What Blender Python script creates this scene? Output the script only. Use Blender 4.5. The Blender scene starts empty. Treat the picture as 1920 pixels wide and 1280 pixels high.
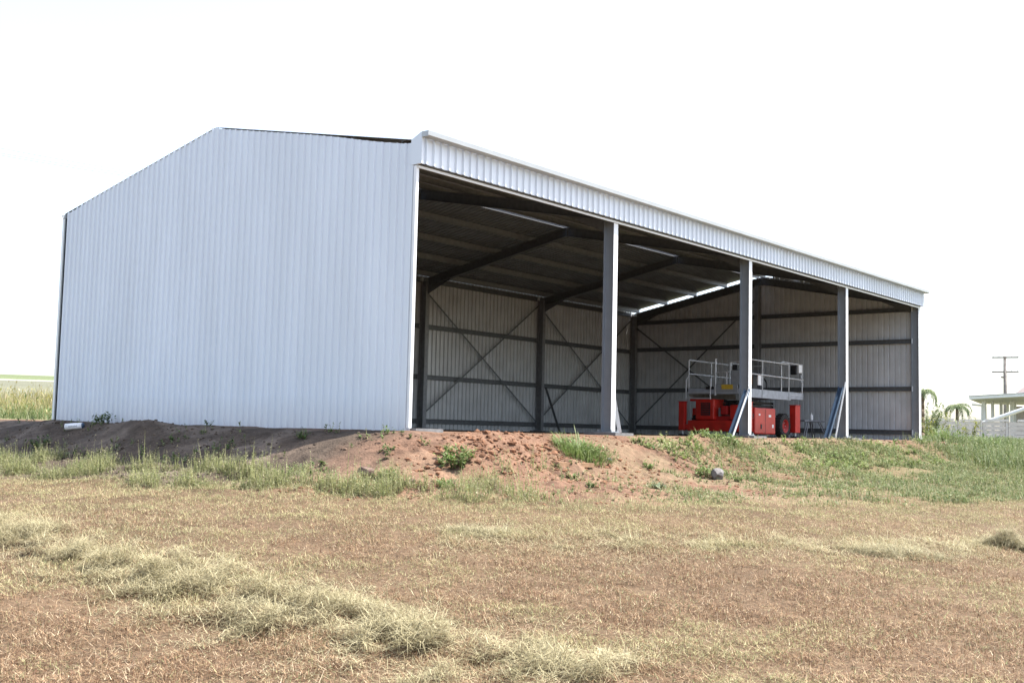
import bpy, math, random
import numpy as np
from mathutils import Vector, Matrix

random.seed(7)
rng = np.random.default_rng(11)
sc = bpy.context.scene
col = sc.collection

# ------------------------------------------------------------------ camera
CAM = np.array([-13.0687, -12.967, 0.0125])
YAW, PITCH, ROLL, FPX = 0.6915, 0.0795, 0.0229, 2072.08
_f = np.array([math.cos(PITCH)*math.cos(YAW), math.cos(PITCH)*math.sin(YAW), math.sin(PITCH)])
_r0 = np.array([math.sin(YAW), -math.cos(YAW), 0.0]); _u0 = np.cross(_r0, _f)
_r = math.cos(ROLL)*_r0 + math.sin(ROLL)*_u0
_u = -math.sin(ROLL)*_r0 + math.cos(ROLL)*_u0
cd = bpy.data.cameras.new('camera'); cam = bpy.data.objects.new('camera', cd); col.objects.link(cam)
cam.matrix_world = Matrix(((_r[0], _u[0], -_f[0], CAM[0]), (_r[1], _u[1], -_f[1], CAM[1]),
                           (_r[2], _u[2], -_f[2], CAM[2]), (0, 0, 0, 1)))
cd.sensor_width = 36; cd.lens = FPX/1920*36; cd.clip_start = 0.1; cd.clip_end = 6000
sc.camera = cam

# ------------------------------------------------------------------ sky, sun, exposure
SUN_EL = math.radians(62); SUN_AZ = math.radians(-40)      # azimuth measured from +x towards +y
sun_dir = Vector((math.cos(SUN_EL)*math.cos(SUN_AZ), math.cos(SUN_EL)*math.sin(SUN_AZ), math.sin(SUN_EL)))
w = bpy.data.worlds.new('World'); sc.world = w; w.use_nodes = True
nt = w.node_tree; bg = nt.nodes['Background']
sky = nt.nodes.new('ShaderNodeTexSky'); sky.sky_type = 'NISHITA'; sky.sun_disc = False
sky.sun_elevation = SUN_EL; sky.sun_rotation = math.pi/2 - SUN_AZ
sky.air_density = 1.0; sky.dust_density = 2.0; sky.ozone_density = 1.0
hsv = nt.nodes.new('ShaderNodeHueSaturation'); hsv.inputs['Saturation'].default_value = .74
nt.links.new(sky.outputs[0], hsv.inputs['Color']); nt.links.new(hsv.outputs[0], bg.inputs[0]); bg.inputs[1].default_value = 0.15
sl = bpy.data.lights.new('sun', 'SUN'); sl.energy = 4.2; sl.angle = math.radians(0.53); sl.color = (1, .96, .9)
so = bpy.data.objects.new('sun', sl); col.objects.link(so)
so.rotation_euler = sun_dir.to_track_quat('Z', 'Y').to_euler(); so.location = (10, -20, 30)
vs = sc.view_settings; vs.view_transform = 'Standard'; vs.look = 'None'; vs.gamma = 1; vs.use_curve_mapping = False
vs.exposure = 1.5

# ------------------------------------------------------------------ helpers
WORLD = {}
def link(o, parent=None, loc=(0, 0, 0)):
    col.objects.link(o); loc = Vector(loc)
    if parent is not None:
        o.parent = parent; o.location = loc - WORLD[parent.name]
    else:
        o.location = loc
    WORLD[o.name] = loc
    return o
def tag(o, label=None, cat=None, group=None, kind=None):
    for k, v in (('label', label), ('category', cat), ('group', group), ('kind', kind)):
        if v: o[k] = v
    return o
def empty(name, loc, label, cat, group=None, parent=None):
    o = bpy.data.objects.new(name, None); o.empty_display_size = .2
    link(o, parent, loc); return tag(o, label, cat, group)
class MB:
    """collects faces in world or local coordinates"""
    def __init__(s): s.v = []; s.f = []
    def quad(s, a, b, c, d):
        n = len(s.v); s.v += [tuple(a), tuple(b), tuple(c), tuple(d)]; s.f.append((n, n+1, n+2, n+3)); return s
    def box(s, lo, hi, rot=None, ctr=None):
        n = len(s.v)
        for z in (lo[2], hi[2]):
            for x, y in ((lo[0], lo[1]), (hi[0], lo[1]), (hi[0], hi[1]), (lo[0], hi[1])): s.v.append((x, y, z))
        s.f += [(n, n+3, n+2, n+1), (n+4, n+5, n+6, n+7)] + [(n+i, n+(i+1) % 4, n+4+(i+1) % 4, n+4+i) for i in range(4)]
        if rot is not None:
            c = Vector(ctr)
            for i in range(n, n+8): s.v[i] = tuple(rot @ (Vector(s.v[i]) - c) + c)
        return s
    def prism(s, prof, a, b, up=(0, 0, 1), closed=True, cap=True):
        """extrude a 2-D profile (side, up) from a to b"""
        a = Vector(a); b = Vector(b); t = (b - a).normalized(); side = t.cross(Vector(up)).normalized(); upv = side.cross(t)
        n = len(s.v); m = len(prof)
        for p in (a, b):
            for (x, z) in prof: s.v.append(tuple(p + side*x + upv*z))
        for i in range(m if closed else m-1):
            j = (i+1) % m; s.f.append((n+i, n+j, n+m+j, n+m+i))
        if closed and cap: s.f += [tuple(range(n+m-1, n-1, -1)), tuple(range(n+m, n+2*m))]
        return s
    def tube(s, a, b, r, n=8, r2=None, cap=True):
        r2 = r if r2 is None else r2
        a = Vector(a); b = Vector(b); t = (b-a).normalized()
        x = t.orthogonal().normalized(); y = t.cross(x); k = len(s.v)
        for p, q in ((a, r), (b, r2)):
            for i in range(n):
                g = 2*math.pi*i/n; s.v.append(tuple(p + x*math.cos(g)*q + y*math.sin(g)*q))
        for i in range(n): s.f.append((k+i, k+(i+1) % n, k+n+(i+1) % n, k+n+i))
        if cap: s.f += [tuple(range(k+n-1, k-1, -1)), tuple(range(k+n, k+2*n))]
        return s
    def path(s, pts, r, n=6):
        for i in range(len(pts)-1): s.tube(pts[i], pts[i+1], r, n)
        return s
    def mesh(s, name, smooth=False):
        me = bpy.data.meshes.new(name); me.from_pydata(s.v, [], s.f); me.update()
        if getattr(s, 'half', 0):
            for i, p in enumerate(me.polygons): p.material_index = int(i >= s.half)
        if smooth:
            for p in me.polygons: p.use_smooth = True
        return me
    def inner(s, off):
        """second skin of a painted sheet: the backing coat, a hair behind the face"""
        n = len(s.v); k = len(s.f); s.v += [(v[0]+off[0], v[1]+off[1], v[2]+off[2]) for v in s.v]
        s.f += [tuple(i+n for i in f) for f in s.f[:k]]; s.half = k; return s
    def build(s, name, mat, parent=None, smooth=False, loc=(0, 0, 0), bevel=0):
        L = Vector(loc); s.v = [tuple(Vector(v) - L) for v in s.v]
        o = bpy.data.objects.new(name, s.mesh(name, smooth)); o.data.materials.append(mat)
        if getattr(s, 'half', 0): o.data.materials.append(M['backing'])
        link(o, parent, loc)
        if bevel:
            b = o.modifiers.new('bevel', 'BEVEL'); b.width = bevel; b.segments = 2; b.limit_method = 'ANGLE'
        return o
def inst(me, name, mat, parent, loc, rot=None, scale=None, back=None):
    o = bpy.data.objects.new(name, me)
    if not me.materials:
        me.materials.append(mat)
        if back: me.materials.append(back)
    link(o, parent, loc)
    if rot: o.rotation_euler = rot
    if scale: o.scale = scale
    return o
def ray(px, py): return _f + _r*(px-960)/FPX + _u*(640-py)/FPX
def at(px, py, D): return Vector(CAM + D*ray(px, py))
def aty(px, py, Y): d = ray(px, py); return Vector(CAM + (Y-CAM[1])/d[1]*d)
def atx(px, py, X): d = ray(px, py); return Vector(CAM + (X-CAM[0])/d[0]*d)

# ---- numpy noise
def _h(i, j, s):
    n = (i.astype(np.int64)*374761393 + j.astype(np.int64)*668265263 + s*1442695041) & 0x7fffffff
    n = (n ^ (n >> 13))*1274126177 & 0x7fffffff
    return ((n ^ (n >> 16)) & 0xffff)/65535.0
def vnoise(x, y, s=0):
    i = np.floor(x); j = np.floor(y); fx = x-i; fy = y-j
    fx = fx*fx*fx*(fx*(fx*6-15)+10); fy = fy*fy*fy*(fy*(fy*6-15)+10)
    a = _h(i, j, s); b = _h(i+1, j, s); c = _h(i, j+1, s); d = _h(i+1, j+1, s)
    return a+(b-a)*fx+(c-a)*fy+(a-b-c+d)*fx*fy
def fbm(x, y, sc_, o=4, s=0, g=.5):
    t = 0; a = 1; n = 0; x = x/sc_; y = y/sc_
    for k in range(o):
        t = t+a*vnoise(x*(2**k)+13.7*k, y*(2**k)-7.1*k, s+k); n += a; a *= g
    return t/n
def sstep(a, b, x): t = np.clip((x-a)/(b-a), 0, 1); return t*t*(3-2*t)

# ------------------------------------------------------------------ materials
def mat(name, base, rough=.6, metal=0., spec=.5, noise=None, bump=None, trans=0.):
    """noise=(scale, amount) tints the base; bump=(scale, strength)"""
    m = bpy.data.materials.new(name); m.use_nodes = True; t = m.node_tree; b = t.nodes['Principled BSDF']
    b.inputs['Base Color'].default_value = (*base, 1); b.inputs['Roughness'].default_value = rough
    b.inputs['Metallic'].default_value = metal; b.inputs['Specular IOR Level'].default_value = spec
    tc = t.nodes.new('ShaderNodeTexCoord')
    if noise:
        n = t.nodes.new('ShaderNodeTexNoise'); n.inputs['Scale'].default_value = noise[0]; n.inputs['Detail'].default_value = 5
        geo = t.nodes.new('ShaderNodeNewGeometry'); t.links.new(geo.outputs['Position'], n.inputs['Vector'])
        r = t.nodes.new('ShaderNodeMapRange'); r.inputs[1].default_value = .3; r.inputs[2].default_value = .7
        r.inputs[3].default_value = 1-noise[1]; r.inputs[4].default_value = 1+noise[1]*.5
        t.links.new(n.outputs['Fac'], r.inputs[0])
        mx = t.nodes.new('ShaderNodeMix'); mx.data_type = 'RGBA'; mx.blend_type = 'MULTIPLY'; mx.inputs[0].default_value = 1
        mx.inputs[6].default_value = (*base, 1); t.links.new(r.outputs[0], mx.inputs[7]); t.links.new(mx.outputs[2], b.inputs['Base Color'])
    if bump:
        n2 = t.nodes.new('ShaderNodeTexNoise'); n2.inputs['Scale'].default_value = bump[0]; n2.inputs['Detail'].default_value = 4
        geo2 = t.nodes.new('ShaderNodeNewGeometry'); t.links.new(geo2.outputs['Position'], n2.inputs['Vector'])
        bp = t.nodes.new('ShaderNodeBump'); bp.inputs['Strength'].default_value = bump[1]; bp.inputs['Distance'].default_value = .02
        t.links.new(n2.outputs['Fac'], bp.inputs['Height']); t.links.new(bp.outputs[0], b.inputs['Normal'])
    return m
def vcol_mat(name, rough=.7, translucent=.35, spec=.3):
    m = bpy.data.materials.new(name); m.use_nodes = True; t = m.node_tree; b = t.nodes['Principled BSDF']
    a = t.nodes.new('ShaderNodeAttribute'); a.attribute_name = 'tint'
    b.inputs['Roughness'].default_value = rough; b.inputs['Specular IOR Level'].default_value = spec
    t.links.new(a.outputs['Color'], b.inputs['Base Color'])
    if translucent:
        tr = t.nodes.new('ShaderNodeBsdfTranslucent'); t.links.new(a.outputs['Color'], tr.inputs[0])
        mx = t.nodes.new('ShaderNodeMixShader'); mx.inputs[0].default_value = translucent
        t.links.new(b.outputs[0], mx.inputs[1]); t.links.new(tr.outputs[0], mx.inputs[2])
        t.links.new(mx.outputs[0], t.nodes['Material Output'].inputs[0])
    return m
M = {}
def cladding(name, base):
    m = mat(name, base, .42, 0, .5, None, None); t = m.node_tree; b = t.nodes['Principled BSDF']
    geo = t.nodes.new('ShaderNodeNewGeometry')
    mp = t.nodes.new('ShaderNodeMapping'); mp.inputs['Scale'].default_value = (1.3, 1.3, .25); t.links.new(geo.outputs['Position'], mp.inputs[0])
    n = t.nodes.new('ShaderNodeTexNoise'); n.inputs['Scale'].default_value = 1.2; n.inputs['Detail'].default_value = 6; t.links.new(mp.outputs[0], n.inputs['Vector'])
    oi = t.nodes.new('ShaderNodeObjectInfo')
    r = t.nodes.new('ShaderNodeMapRange'); r.inputs[1].default_value = .3; r.inputs[2].default_value = .7; r.inputs[3].default_value = .93; r.inputs[4].default_value = 1.02
    t.links.new(n.outputs['Fac'], r.inputs[0])
    r2 = t.nodes.new('ShaderNodeMapRange'); r2.inputs[3].default_value = .965; r2.inputs[4].default_value = 1.0; t.links.new(oi.outputs['Random'], r2.inputs[0])
    mu = t.nodes.new('ShaderNodeMath'); mu.operation = 'MULTIPLY'; t.links.new(r.outputs[0], mu.inputs[0]); t.links.new(r2.outputs[0], mu.inputs[1])
    # dust splashed on the lowest part of the sheets
    sp = t.nodes.new('ShaderNodeSeparateXYZ'); t.links.new(geo.outputs['Position'], sp.inputs[0])
    r3 = t.nodes.new('ShaderNodeMapRange'); r3.inputs[1].default_value = .0; r3.inputs[2].default_value = .55; r3.inputs[3].default_value = .35; r3.inputs[4].default_value = 0
    t.links.new(sp.outputs[2], r3.inputs[0])
    m3 = t.nodes.new('ShaderNodeMath'); m3.operation = 'MULTIPLY'; t.links.new(r3.outputs[0], m3.inputs[0]); t.links.new(n.outputs['Fac'], m3.inputs[1])
    mx = t.nodes.new('ShaderNodeMix'); mx.data_type = 'RGBA'; mx.blend_type = 'MULTIPLY'; mx.inputs[0].default_value = 1
    mx.inputs[6].default_value = (*base, 1); t.links.new(mu.outputs[0], mx.inputs[7])
    mx2 = t.nodes.new('ShaderNodeMix'); mx2.data_type = 'RGBA'; t.links.new(m3.outputs[0], mx2.inputs[0])
    t.links.new(mx.outputs[2], mx2.inputs[6]); mx2.inputs[7].default_value = (.4, .27, .18, 1)
    t.links.new(mx2.outputs[2], b.inputs['Base Color'])
    # oil-canning of the thin pans
    n2 = t.nodes.new('ShaderNodeTexNoise'); n2.inputs['Scale'].default_value = 2.2; n2.inputs['Detail'].default_value = 2; t.links.new(mp.outputs[0], n2.inputs['Vector'])
    bp = t.nodes.new('ShaderNodeBump'); bp.inputs['Strength'].default_value = .12; bp.inputs['Distance'].default_value = .05
    t.links.new(n2.outputs['Fac'], bp.inputs['Height']); t.links.new(bp.outputs[0], b.inputs['Normal'])
    return m
M['clad'] = cladding('white_cladding', (.70, .755, .82))
M['backing'] = mat('grey_backing_coat', (.57, .59, .61), .2, 0, 1.0, (2, .12))
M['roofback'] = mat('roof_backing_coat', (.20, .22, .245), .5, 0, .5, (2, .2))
M['trim'] = mat('white_trim', (.74, .755, .765), .35, 0, .5, (3, .05))
M['galv'] = mat('galvanised_steel', (.25, .275, .305), .42, .2, .5, (5, .07))
M['galvmid'] = mat('galvanised_column', (.25, .26, .275), .45, .2, .5, (9, .18))
M['galvdark'] = mat('galvanised_purlin', (.14, .15, .16), .4, .2, .5, (11, .2))
M['gutter'] = mat('gutter_zinc', (.40, .425, .44), .45, .1, .5, (3, .06))
M['bolt'] = mat('bolt_steel', (.4, .41, .42), .4, .6)
M['conc'] = mat('concrete', (.2, .2, .2), .9, 0, .2, (7, .25), (30, .3))
M['red'] = mat('red_paint', (.50, .022, .014), .35, 0, .5, (3.5, .28), (25, .04))
M['redflat'] = mat('worn_red_paint', (.36, .014, .012), .55, 0, .4, (4, .4), (25, .08))
M['dark'] = mat('dark_machinery', (.025, .025, .027), .55, .2, .4, (14, .4))
M['tyre'] = mat('tyre_rubber', (.03, .029, .028), .85, 0, .3, (12, .35), (30, .2))
M['rail'] = mat('grey_rail_paint', (.52, .53, .54), .4, .1, .5, (8, .15))
M['deck'] = mat('grey_deck_paint', (.34, .36, .40), .5, .1, .5, (6, .25), (20, .05))
M['boxgrey'] = mat('control_box_grey', (.24, .255, .27), .5, 0, .5, (10, .15))
M['yellow'] = mat('yellow_label', (.55, .36, .04), .6, 0, .3, (20, .2))
M['orange'] = mat('orange_plastic', (.75, .23, .02), .45)
M['white'] = mat('white_plastic', (.78, .78, .78), .4)
M['ink'] = mat('dark_print', (.03, .035, .07), .6)
M['blue'] = mat('blue_grey_channel', (.05, .085, .14), .45, .2, .5, (6, .2))
M['timber'] = mat('weathered_timber', (.32, .20, .12), .85, 0, .2, (5, .35), (18, .3))
M['trestle'] = mat('trestle_steel', (.2, .21, .23), .55, .3, .4, (8, .3))
M['polewood'] = mat('pole_timber', (.26, .23, .21), .9, 0, .2, (3, .3))
M['wire'] = mat('wire', (.03, .03, .032), .6)
M['rockbrown'] = mat('brown_rock', (.15, .10, .08), .9, 0, .2, (9, .45), (14, .8))
M['rockgrey'] = mat('grey_rock', (.21, .195, .19), .9, 0, .2, (9, .45), (14, .9))
M['block'] = mat('pale_block', (.56, .51, .48), .9, 0, .2, (3, .18), (15, .3))
M['blockcap'] = mat('pale_cap', (.62, .58, .56), .9, 0, .2, (4, .15))
M['housewhite'] = mat('house_paint', (.72, .73, .74), .6, 0, .3, (2, .06))
M['housewall'] = mat('house_wall', (.5, .45, .42), .8, 0, .3, (2, .1))
M['rooftile'] = mat('house_roof', (.2, .165, .155), .8, 0, .3, (6, .2))
M['roofmetal'] = mat('veranda_roof_metal', (.5, .52, .56), .5, .2, .5, (4, .1))
M['leaf'] = vcol_mat('leaf', .6, .35, .35)
M['straw'] = vcol_mat('straw', .75, .25, .25)
M['bark'] = mat('bark', (.2, .15, .11), .9, 0, .2, (12, .4), (20, .5))
M['stem'] = mat('green_stem', (.2, .24, .08), .7)

# ------------------------------------------------------------------ the ground
L, W = 24.0, 11.5
PD = np.array([0, .35, .7, 1.2, 2.2, 3.2, 4.5, 6.7, 9, 11.5, 18.4, 40, 120, 800])
PZ = np.array([-.05, -.06, -.10, -.27, -.66, -.83, -.95, -1.10, -1.29, -1.50, -1.70, -1.9, -2.4, -6])
def dist(x, y): return np.hypot(np.maximum(-x, 0), np.maximum(-y, 0))
DB_S = [-30, -10, -1, 3, 11, 25, 60]; DB_D = [4.4, 3.9, 3.6, 4.2, 6.2, 7.6, 9]
MOUNDS = [(1.3, -.95, .75, .42, .13), (2.9, -.85, .8, .40, .11), (.1, -1.9, .6, .45, .16), (1.5, -2.1, .7, .4, .10), (4.4, -1.0, .6, .4, .06),
          (-.85, 6.9, .42, 1.25, .17), (-1.2, 2.2, .5, .9, .06), (8.2, -.75, .7, .35, .07), (15.2, -.8, 1.2, .4, .09), (20.8, -.9, 1.3, .45, .12),
          (-3.1, 1.0, .5, .6, .08), (.9, -3.3, .6, .35, .07), (3.6, -2.7, .7, .35, .07), (-.6, 10.6, .5, .8, .08)]
HAY = []      # (x, y, sx, sy, h) clumps, filled below
def gz0(x, y):
    d = dist(x, y); z = 0
    for o in (-.3, -.15, 0, .15, .3): z = z + np.interp(np.maximum(d+o, 0), PD, PZ)/5
    t = .893*y+.449*x-20
    hill = .041*np.where(t > 40, t, np.log1p(np.exp(np.clip(t/3, -30, 30)))*3)
    hill = np.where(t > 280, .041*280-(t-280)*.02, hill)*sstep(20, -15, x-.7*y)
    return z+np.where(y > 11, hill, hill*sstep(4, 12, y-.2*np.abs(x)))
def gz(x, y):
    x = np.asarray(x, float); y = np.asarray(y, float)
    z = gz0(x, y); d = dist(x, y)
    for (a, b, sx, sy, h) in MOUNDS: z = z+h*np.exp(-((x-a)/sx)**2-((y-b)/sy)**2)
    near = sstep(60, 30, np.hypot(x+13, y+13))
    dirt = sstep(.15, .9, d)*sstep(6, 3.2, d)*near
    ins = (x > .1) & (x < 23.9) & (y > .3) & (y < 11.4)
    lump = (fbm(x, y, .9, 4, 3)-.5)*.17+(np.abs(fbm(x, y, .33, 3, 9)-.5))*.13+(.5-np.abs(fbm(x, y, .21, 2, 29)-.5)*2)*.05*sstep(.4, .65, fbm(x, y, 1.1, 2, 30))-.045
    rub = np.exp(-((x-.9)/1.9)**2-((y+1.9)/1.0)**2); lump = lump+rub*(np.abs(fbm(x, y, .55, 4, 35, .62)-.5)*.42-.04)
    z = z+dirt*lump+(1-dirt)*near*np.where(ins, .006, .05)*(fbm(x, y, .7, 3, 21)-.5)
    return z
def axis(lo, hi, step, far, grow=1.13):
    c = list(np.arange(lo, hi+1e-6, step)); s = step; p = hi
    while p < far: s *= grow; p += s; c.append(p)
    s = step; p = lo
    while p > -far: s *= grow; p -= s; c.insert(0, p)
    return np.array(c)
gx = axis(-14, 9, .055, 2500); gxb = gx[gx <= 9]
gx = np.concatenate([gxb, axis(9.15, 30, .15, 2500)[lambda: 0] if False else np.arange(9.15, 30, .15), axis(30, 30.3, .3, 2500)[axis(30, 30.3, .3, 2500) >= 30]])
gy = np.concatenate([axis(-14, 3, .055, 2500)[axis(-14, 3, .055, 2500) <= 3], np.arange(3.15, 26, .15), axis(26, 26.3, .3, 2500)[axis(26, 26.3, .3, 2500) >= 26]])
GX, GY = np.meshgrid(gx, gy, indexing='xy'); GZ = gz(GX, GY)
nx, ny = len(gx), len(gy)
def big_mesh(name, V, F, C=None, smooth=False):
    """V (n,3), F (m,k) arrays; C (n,3) per-vertex colour"""
    me = bpy.data.meshes.new(name); m, k = F.shape
    me.vertices.add(len(V)); me.vertices.foreach_set('co', np.ascontiguousarray(V, np.float32).ravel())
    me.loops.add(m*k); me.loops.foreach_set('vertex_index', np.ascontiguousarray(F, np.int32).ravel())
    me.polygons.add(m); me.polygons.foreach_set('loop_start', np.arange(0, m*k, k, dtype=np.int32))
    me.polygons.foreach_set('use_smooth', np.full(m, smooth)); me.update(calc_edges=True)
    if C is not None:
        a = me.color_attributes.new('tint', 'FLOAT_COLOR', 'POINT')
        a.data.foreach_set('color', np.ascontiguousarray(np.c_[C, np.ones(len(C))], np.float32).ravel())
    return me
idx = np.arange(nx*ny).reshape(ny, nx)
F = np.stack([idx[:-1, :-1], idx[:-1, 1:], idx[1:, 1:], idx[1:, :-1]], -1).reshape(-1, 4)
x = GX.ravel(); y = GY.ravel(); d = dist(x, y); s = x-y; db = np.interp(s, DB_S, DB_D)
def zones(x, y):
    d = dist(x, y); db = np.interp(x-y, DB_S, DB_D)
    return d, db, d+(fbm(x, y, 1.6, 3, 40)-.5)*1.6
C = np.zeros((len(x), 3))
thatch = np.array([.185, .124, .075]); dirtc = np.array([.265, .155, .102]); dark = np.array([.21, .12, .075]); green = np.array([.15, .18, .06])
n1 = fbm(x, y, 1.4, 4, 50)[:, None]; n2 = fbm(x, y, .3, 3, 60)[:, None]
C[:] = thatch*(.8+.45*n1)
dm = sstep(.5, -.4, (zones(x, y)[2]-db))[:, None]
dc = dirtc*(1-.35*sstep(.45, .75, n2))+(np.array([.33, .215, .14])-dirtc)*.55*sstep(.52, .7, n1)
dc = dc*(.86+.28*fbm(x, y, 5, 2, 77)[:, None])
tan_ = (sstep(1.5, 8, s)*sstep(.40, .6, fbm(x, y, .9, 3, 70))*.8)[:, None]; dc = dc*(1-tan_)+np.array([.29, .215, .135])*tan_     # dry straw-coloured soil further along the front
bank_shade = (sstep(.1, -.5, x+.25*np.minimum(y, 0)+.5*(fbm(x, y, .9, 3, 66)-.5))*sstep(-1.2, .6, y+.8*(fbm(x, y, .8, 3, 67)-.5)))[:, None]
dc = dc*(1-bank_shade)+(np.array([.12, .09, .068])+np.array([.085, .07, .058])*sstep(.5, .68, fbm(x, y, .75, 3, 68))[:, None])*(.6+.8*n2)*(.75+.5*n1)*bank_shade     # browner bank soil, darkened to paint the gable's shade into its colour
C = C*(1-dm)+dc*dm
gr = (sstep(7, 15, s)*sstep(.3, 1.5, d)*sstep(1, -.5, d-db)*.55)[:, None]
C = C*(1-gr)+np.array([.17, .16, .07])*gr
back = (sstep(16.5, 18, y+.3*fbm(x, y, 2, 2, 5))*np.ones_like(y)); back = np.maximum(back, sstep(27, 34, x))[:, None]
t = (.893*y+.449*x)[:, None]; t = np.where((x-.7*y)[:, None] > 5, 10, t)
fld = np.where(t < 45, np.array([.24, .235, .12]), np.where(t < 142, np.array([.23, .23, .16]), np.where(t < 165, np.array([.5, .5, .42]), np.array([.21, .25, .12]))))
fld = fld*(.8+.4*fbm(x, y, 25, 3, 91)[:, None])
C = C*(1-back)+fld*back
lft = (sstep(-5, -9, x)*sstep(16, 20, y))[:, None]; C = C*(1-lft)+fld*lft
def ground_material():
    m = vcol_mat('ground_soil', .95, 0, .15); t_ = m.node_tree; b = t_.nodes['Principled BSDF']; a = [n for n in t_.nodes if n.type == 'ATTRIBUTE'][0]
    geo = t_.nodes.new('ShaderNodeNewGeometry')
    n = t_.nodes.new('ShaderNodeTexNoise'); n.inputs['Scale'].default_value = 9; n.inputs['Detail'].default_value = 9; n.inputs['Roughness'].default_value = .7
    t_.links.new(geo.outputs['Position'], n.inputs['Vector'])
    r = t_.nodes.new('ShaderNodeMapRange'); r.inputs[1].default_value = .3; r.inputs[2].default_value = .72; r.inputs[3].default_value = .6; r.inputs[4].default_value = 1.3
    t_.links.new(n.outputs['Fac'], r.inputs[0])
    mx = t_.nodes.new('ShaderNodeMix'); mx.data_type = 'RGBA'; mx.blend_type = 'MULTIPLY'; mx.inputs[0].default_value = 1
    t_.links.new(a.outputs['Color'], mx.inputs[6]); t_.links.new(r.outputs[0], mx.inputs[7]); t_.links.new(mx.outputs[2], b.inputs['Base Color'])
    n2_ = t_.nodes.new('ShaderNodeTexNoise'); n2_.inputs['Scale'].default_value = 26; n2_.inputs['Detail'].default_value = 6
    t_.links.new(geo.outputs['Position'], n2_.inputs['Vector'])
    bp = t_.nodes.new('ShaderNodeBump'); bp.inputs['Strength'].default_value = .9; bp.inputs['Distance'].default_value = .03
    t_.links.new(n2_.outputs['Fac'], bp.inputs['Height']); t_.links.new(bp.outputs[0], b.inputs['Normal'])
    return m
M['ground'] = ground_material()
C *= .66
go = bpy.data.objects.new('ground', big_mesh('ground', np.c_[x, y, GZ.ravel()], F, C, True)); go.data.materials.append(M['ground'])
link(go); tag(go, kind='structure')
def G(px, py, lo=4., hi=90.):
    """the point of the ground seen towards a direction"""
    dr = ray(px, py); T = np.linspace(lo, hi, 6000); P = CAM[None]+T[:, None]*dr[None]
    below = P[:, 2] < gz(P[:, 0], P[:, 1]); k = int(np.argmax(below)) if below.any() else len(T)-1
    return Vector((P[k, 0], P[k, 1], float(gz(P[k, 0], P[k, 1]))))
def gpt(x, y, dz=0): return Vector((x, y, float(gz(x, y))+dz))

# ------------------------------------------------------------------ the shed
shed = empty('machinery_shed', (12, 5.75, 0), 'large open-fronted white corrugated steel shed with gable roof', 'shed')
SL = .197; EV = 4.83
def zr(y): return EV+(W/2-abs(y-W/2))*SL
def rib_profile(width, ribs, h=.036, rb=.062, rt=.028):
    p = width/ribs; out = []
    for k in range(ribs):
        o = k*p
        out += [(o, 0), (o+p/2-rb/2, 0), (o+p/2-rt/2, h), (o+p/2+rt/2, h), (o+p/2+rb/2, 0)]
    out.append((width, 0)); return out
NG, NL_ = 15, 32; SW, SLW = W/NG, L/NL_
prof_g = rib_profile(SW, 4); prof_l = rib_profile(SLW, 4)
jit = random.Random(3)
# near gable: ribs face -x, sheets cut to the roof slope
gw = empty('gable_wall', (0, W/2, 0), None, None, None, shed)
for k in range(NG):
    m = MB(); y0 = k*SW; cut = jit.uniform(-.006, .006)
    for i in range(len(prof_g)-1):
        (a, ha), (b, hb) = prof_g[i], prof_g[i+1]
        ya, yb = y0+a, y0+b
        gap = lambda yy: (.012 if yy < W/2 else -.022)+.055*float(sstep(2.9, .5, yy))*float(sstep(-.1, .35, yy))+.035*float(sstep(10.3, 11.2, yy))+(cut if yy < 3 or yy > 10 else 0)
        m.quad((-ha, ya, -.10), (-hb, yb, -.10), (-hb, yb, zr(yb)-gap(yb)), (-ha, ya, zr(ya)-gap(ya)))
    o = m.inner((.0015, 0, 0)).build('wall_sheet', M['clad'], gw, loc=(0, y0, 0))
# far gable: ribs face +x
fw = empty('far_gable_wall', (L, W/2, 0), None, None, None, shed)
for k in range(NG):
    m = MB(); y0 = k*SW
    for i in range(len(prof_g)-1):
        (a, ha), (b, hb) = prof_g[i], prof_g[i+1]; ya, yb = y0+a, y0+b
        g = lambda yy: .105 if (yy > W/2) else .05
        ym = y0+SW/2
        m.quad((L+ha, ya, -.10), (L+hb, yb, -.10), (L+hb, yb, zr(yb)-g(ym)), (L+ha, ya, zr(ya)-g(ym)))
    m.inner((-.0015, 0, 0)).build('wall_sheet', M['clad'], fw, loc=(L, y0, 0))
# rear wall (ribs face +y)
bw = empty('rear_wall', (L/2, W, 0), None, None, None, shed)
m = MB()
for i in range(len(prof_l)-1):
    (a, ha), (b, hb) = prof_l[i], prof_l[i+1]; m.quad((a, ha, -.12), (b, hb, -.12), (b, hb, 4.80), (a, ha, 4.80))
wsm = m.inner((0, -.0015, 0)).mesh('rear_sheet')
for k in range(NL_): inst(wsm, 'wall_sheet', M['clad'], bw, (k*SLW, W, 0), back=M['backing'])
# roof
OV = .018
for nm, sgn in (('front_roof_slope', -1), ('rear_roof_slope', 1)):
    rs = empty(nm, (L/2, W/2+sgn*W/4, EV), None, None, None, shed)
    m = MB(); run = W/2-.06+.09; wd = (L+2*OV)/NL_; pr = rib_profile(wd, 4)
    for i in range(len(pr)-1):
        (a, ha), (b, hb) = pr[i], pr[i+1]
        z0 = -.06*SL; z1 = -(run+.06)*SL
        m.quad((a, sgn*.06, z0+ha), (b, sgn*.06, z0+hb), (b, sgn*(run+.06), z1+hb), (a, sgn*(run+.06), z1+ha))
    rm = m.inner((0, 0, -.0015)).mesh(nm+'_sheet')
    for k in range(NL_): inst(rm, 'roof_sheet', M['clad'], rs, (-OV+k*wd, W/2, EV+W/2*SL+.012), back=M['roofback'])
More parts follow.
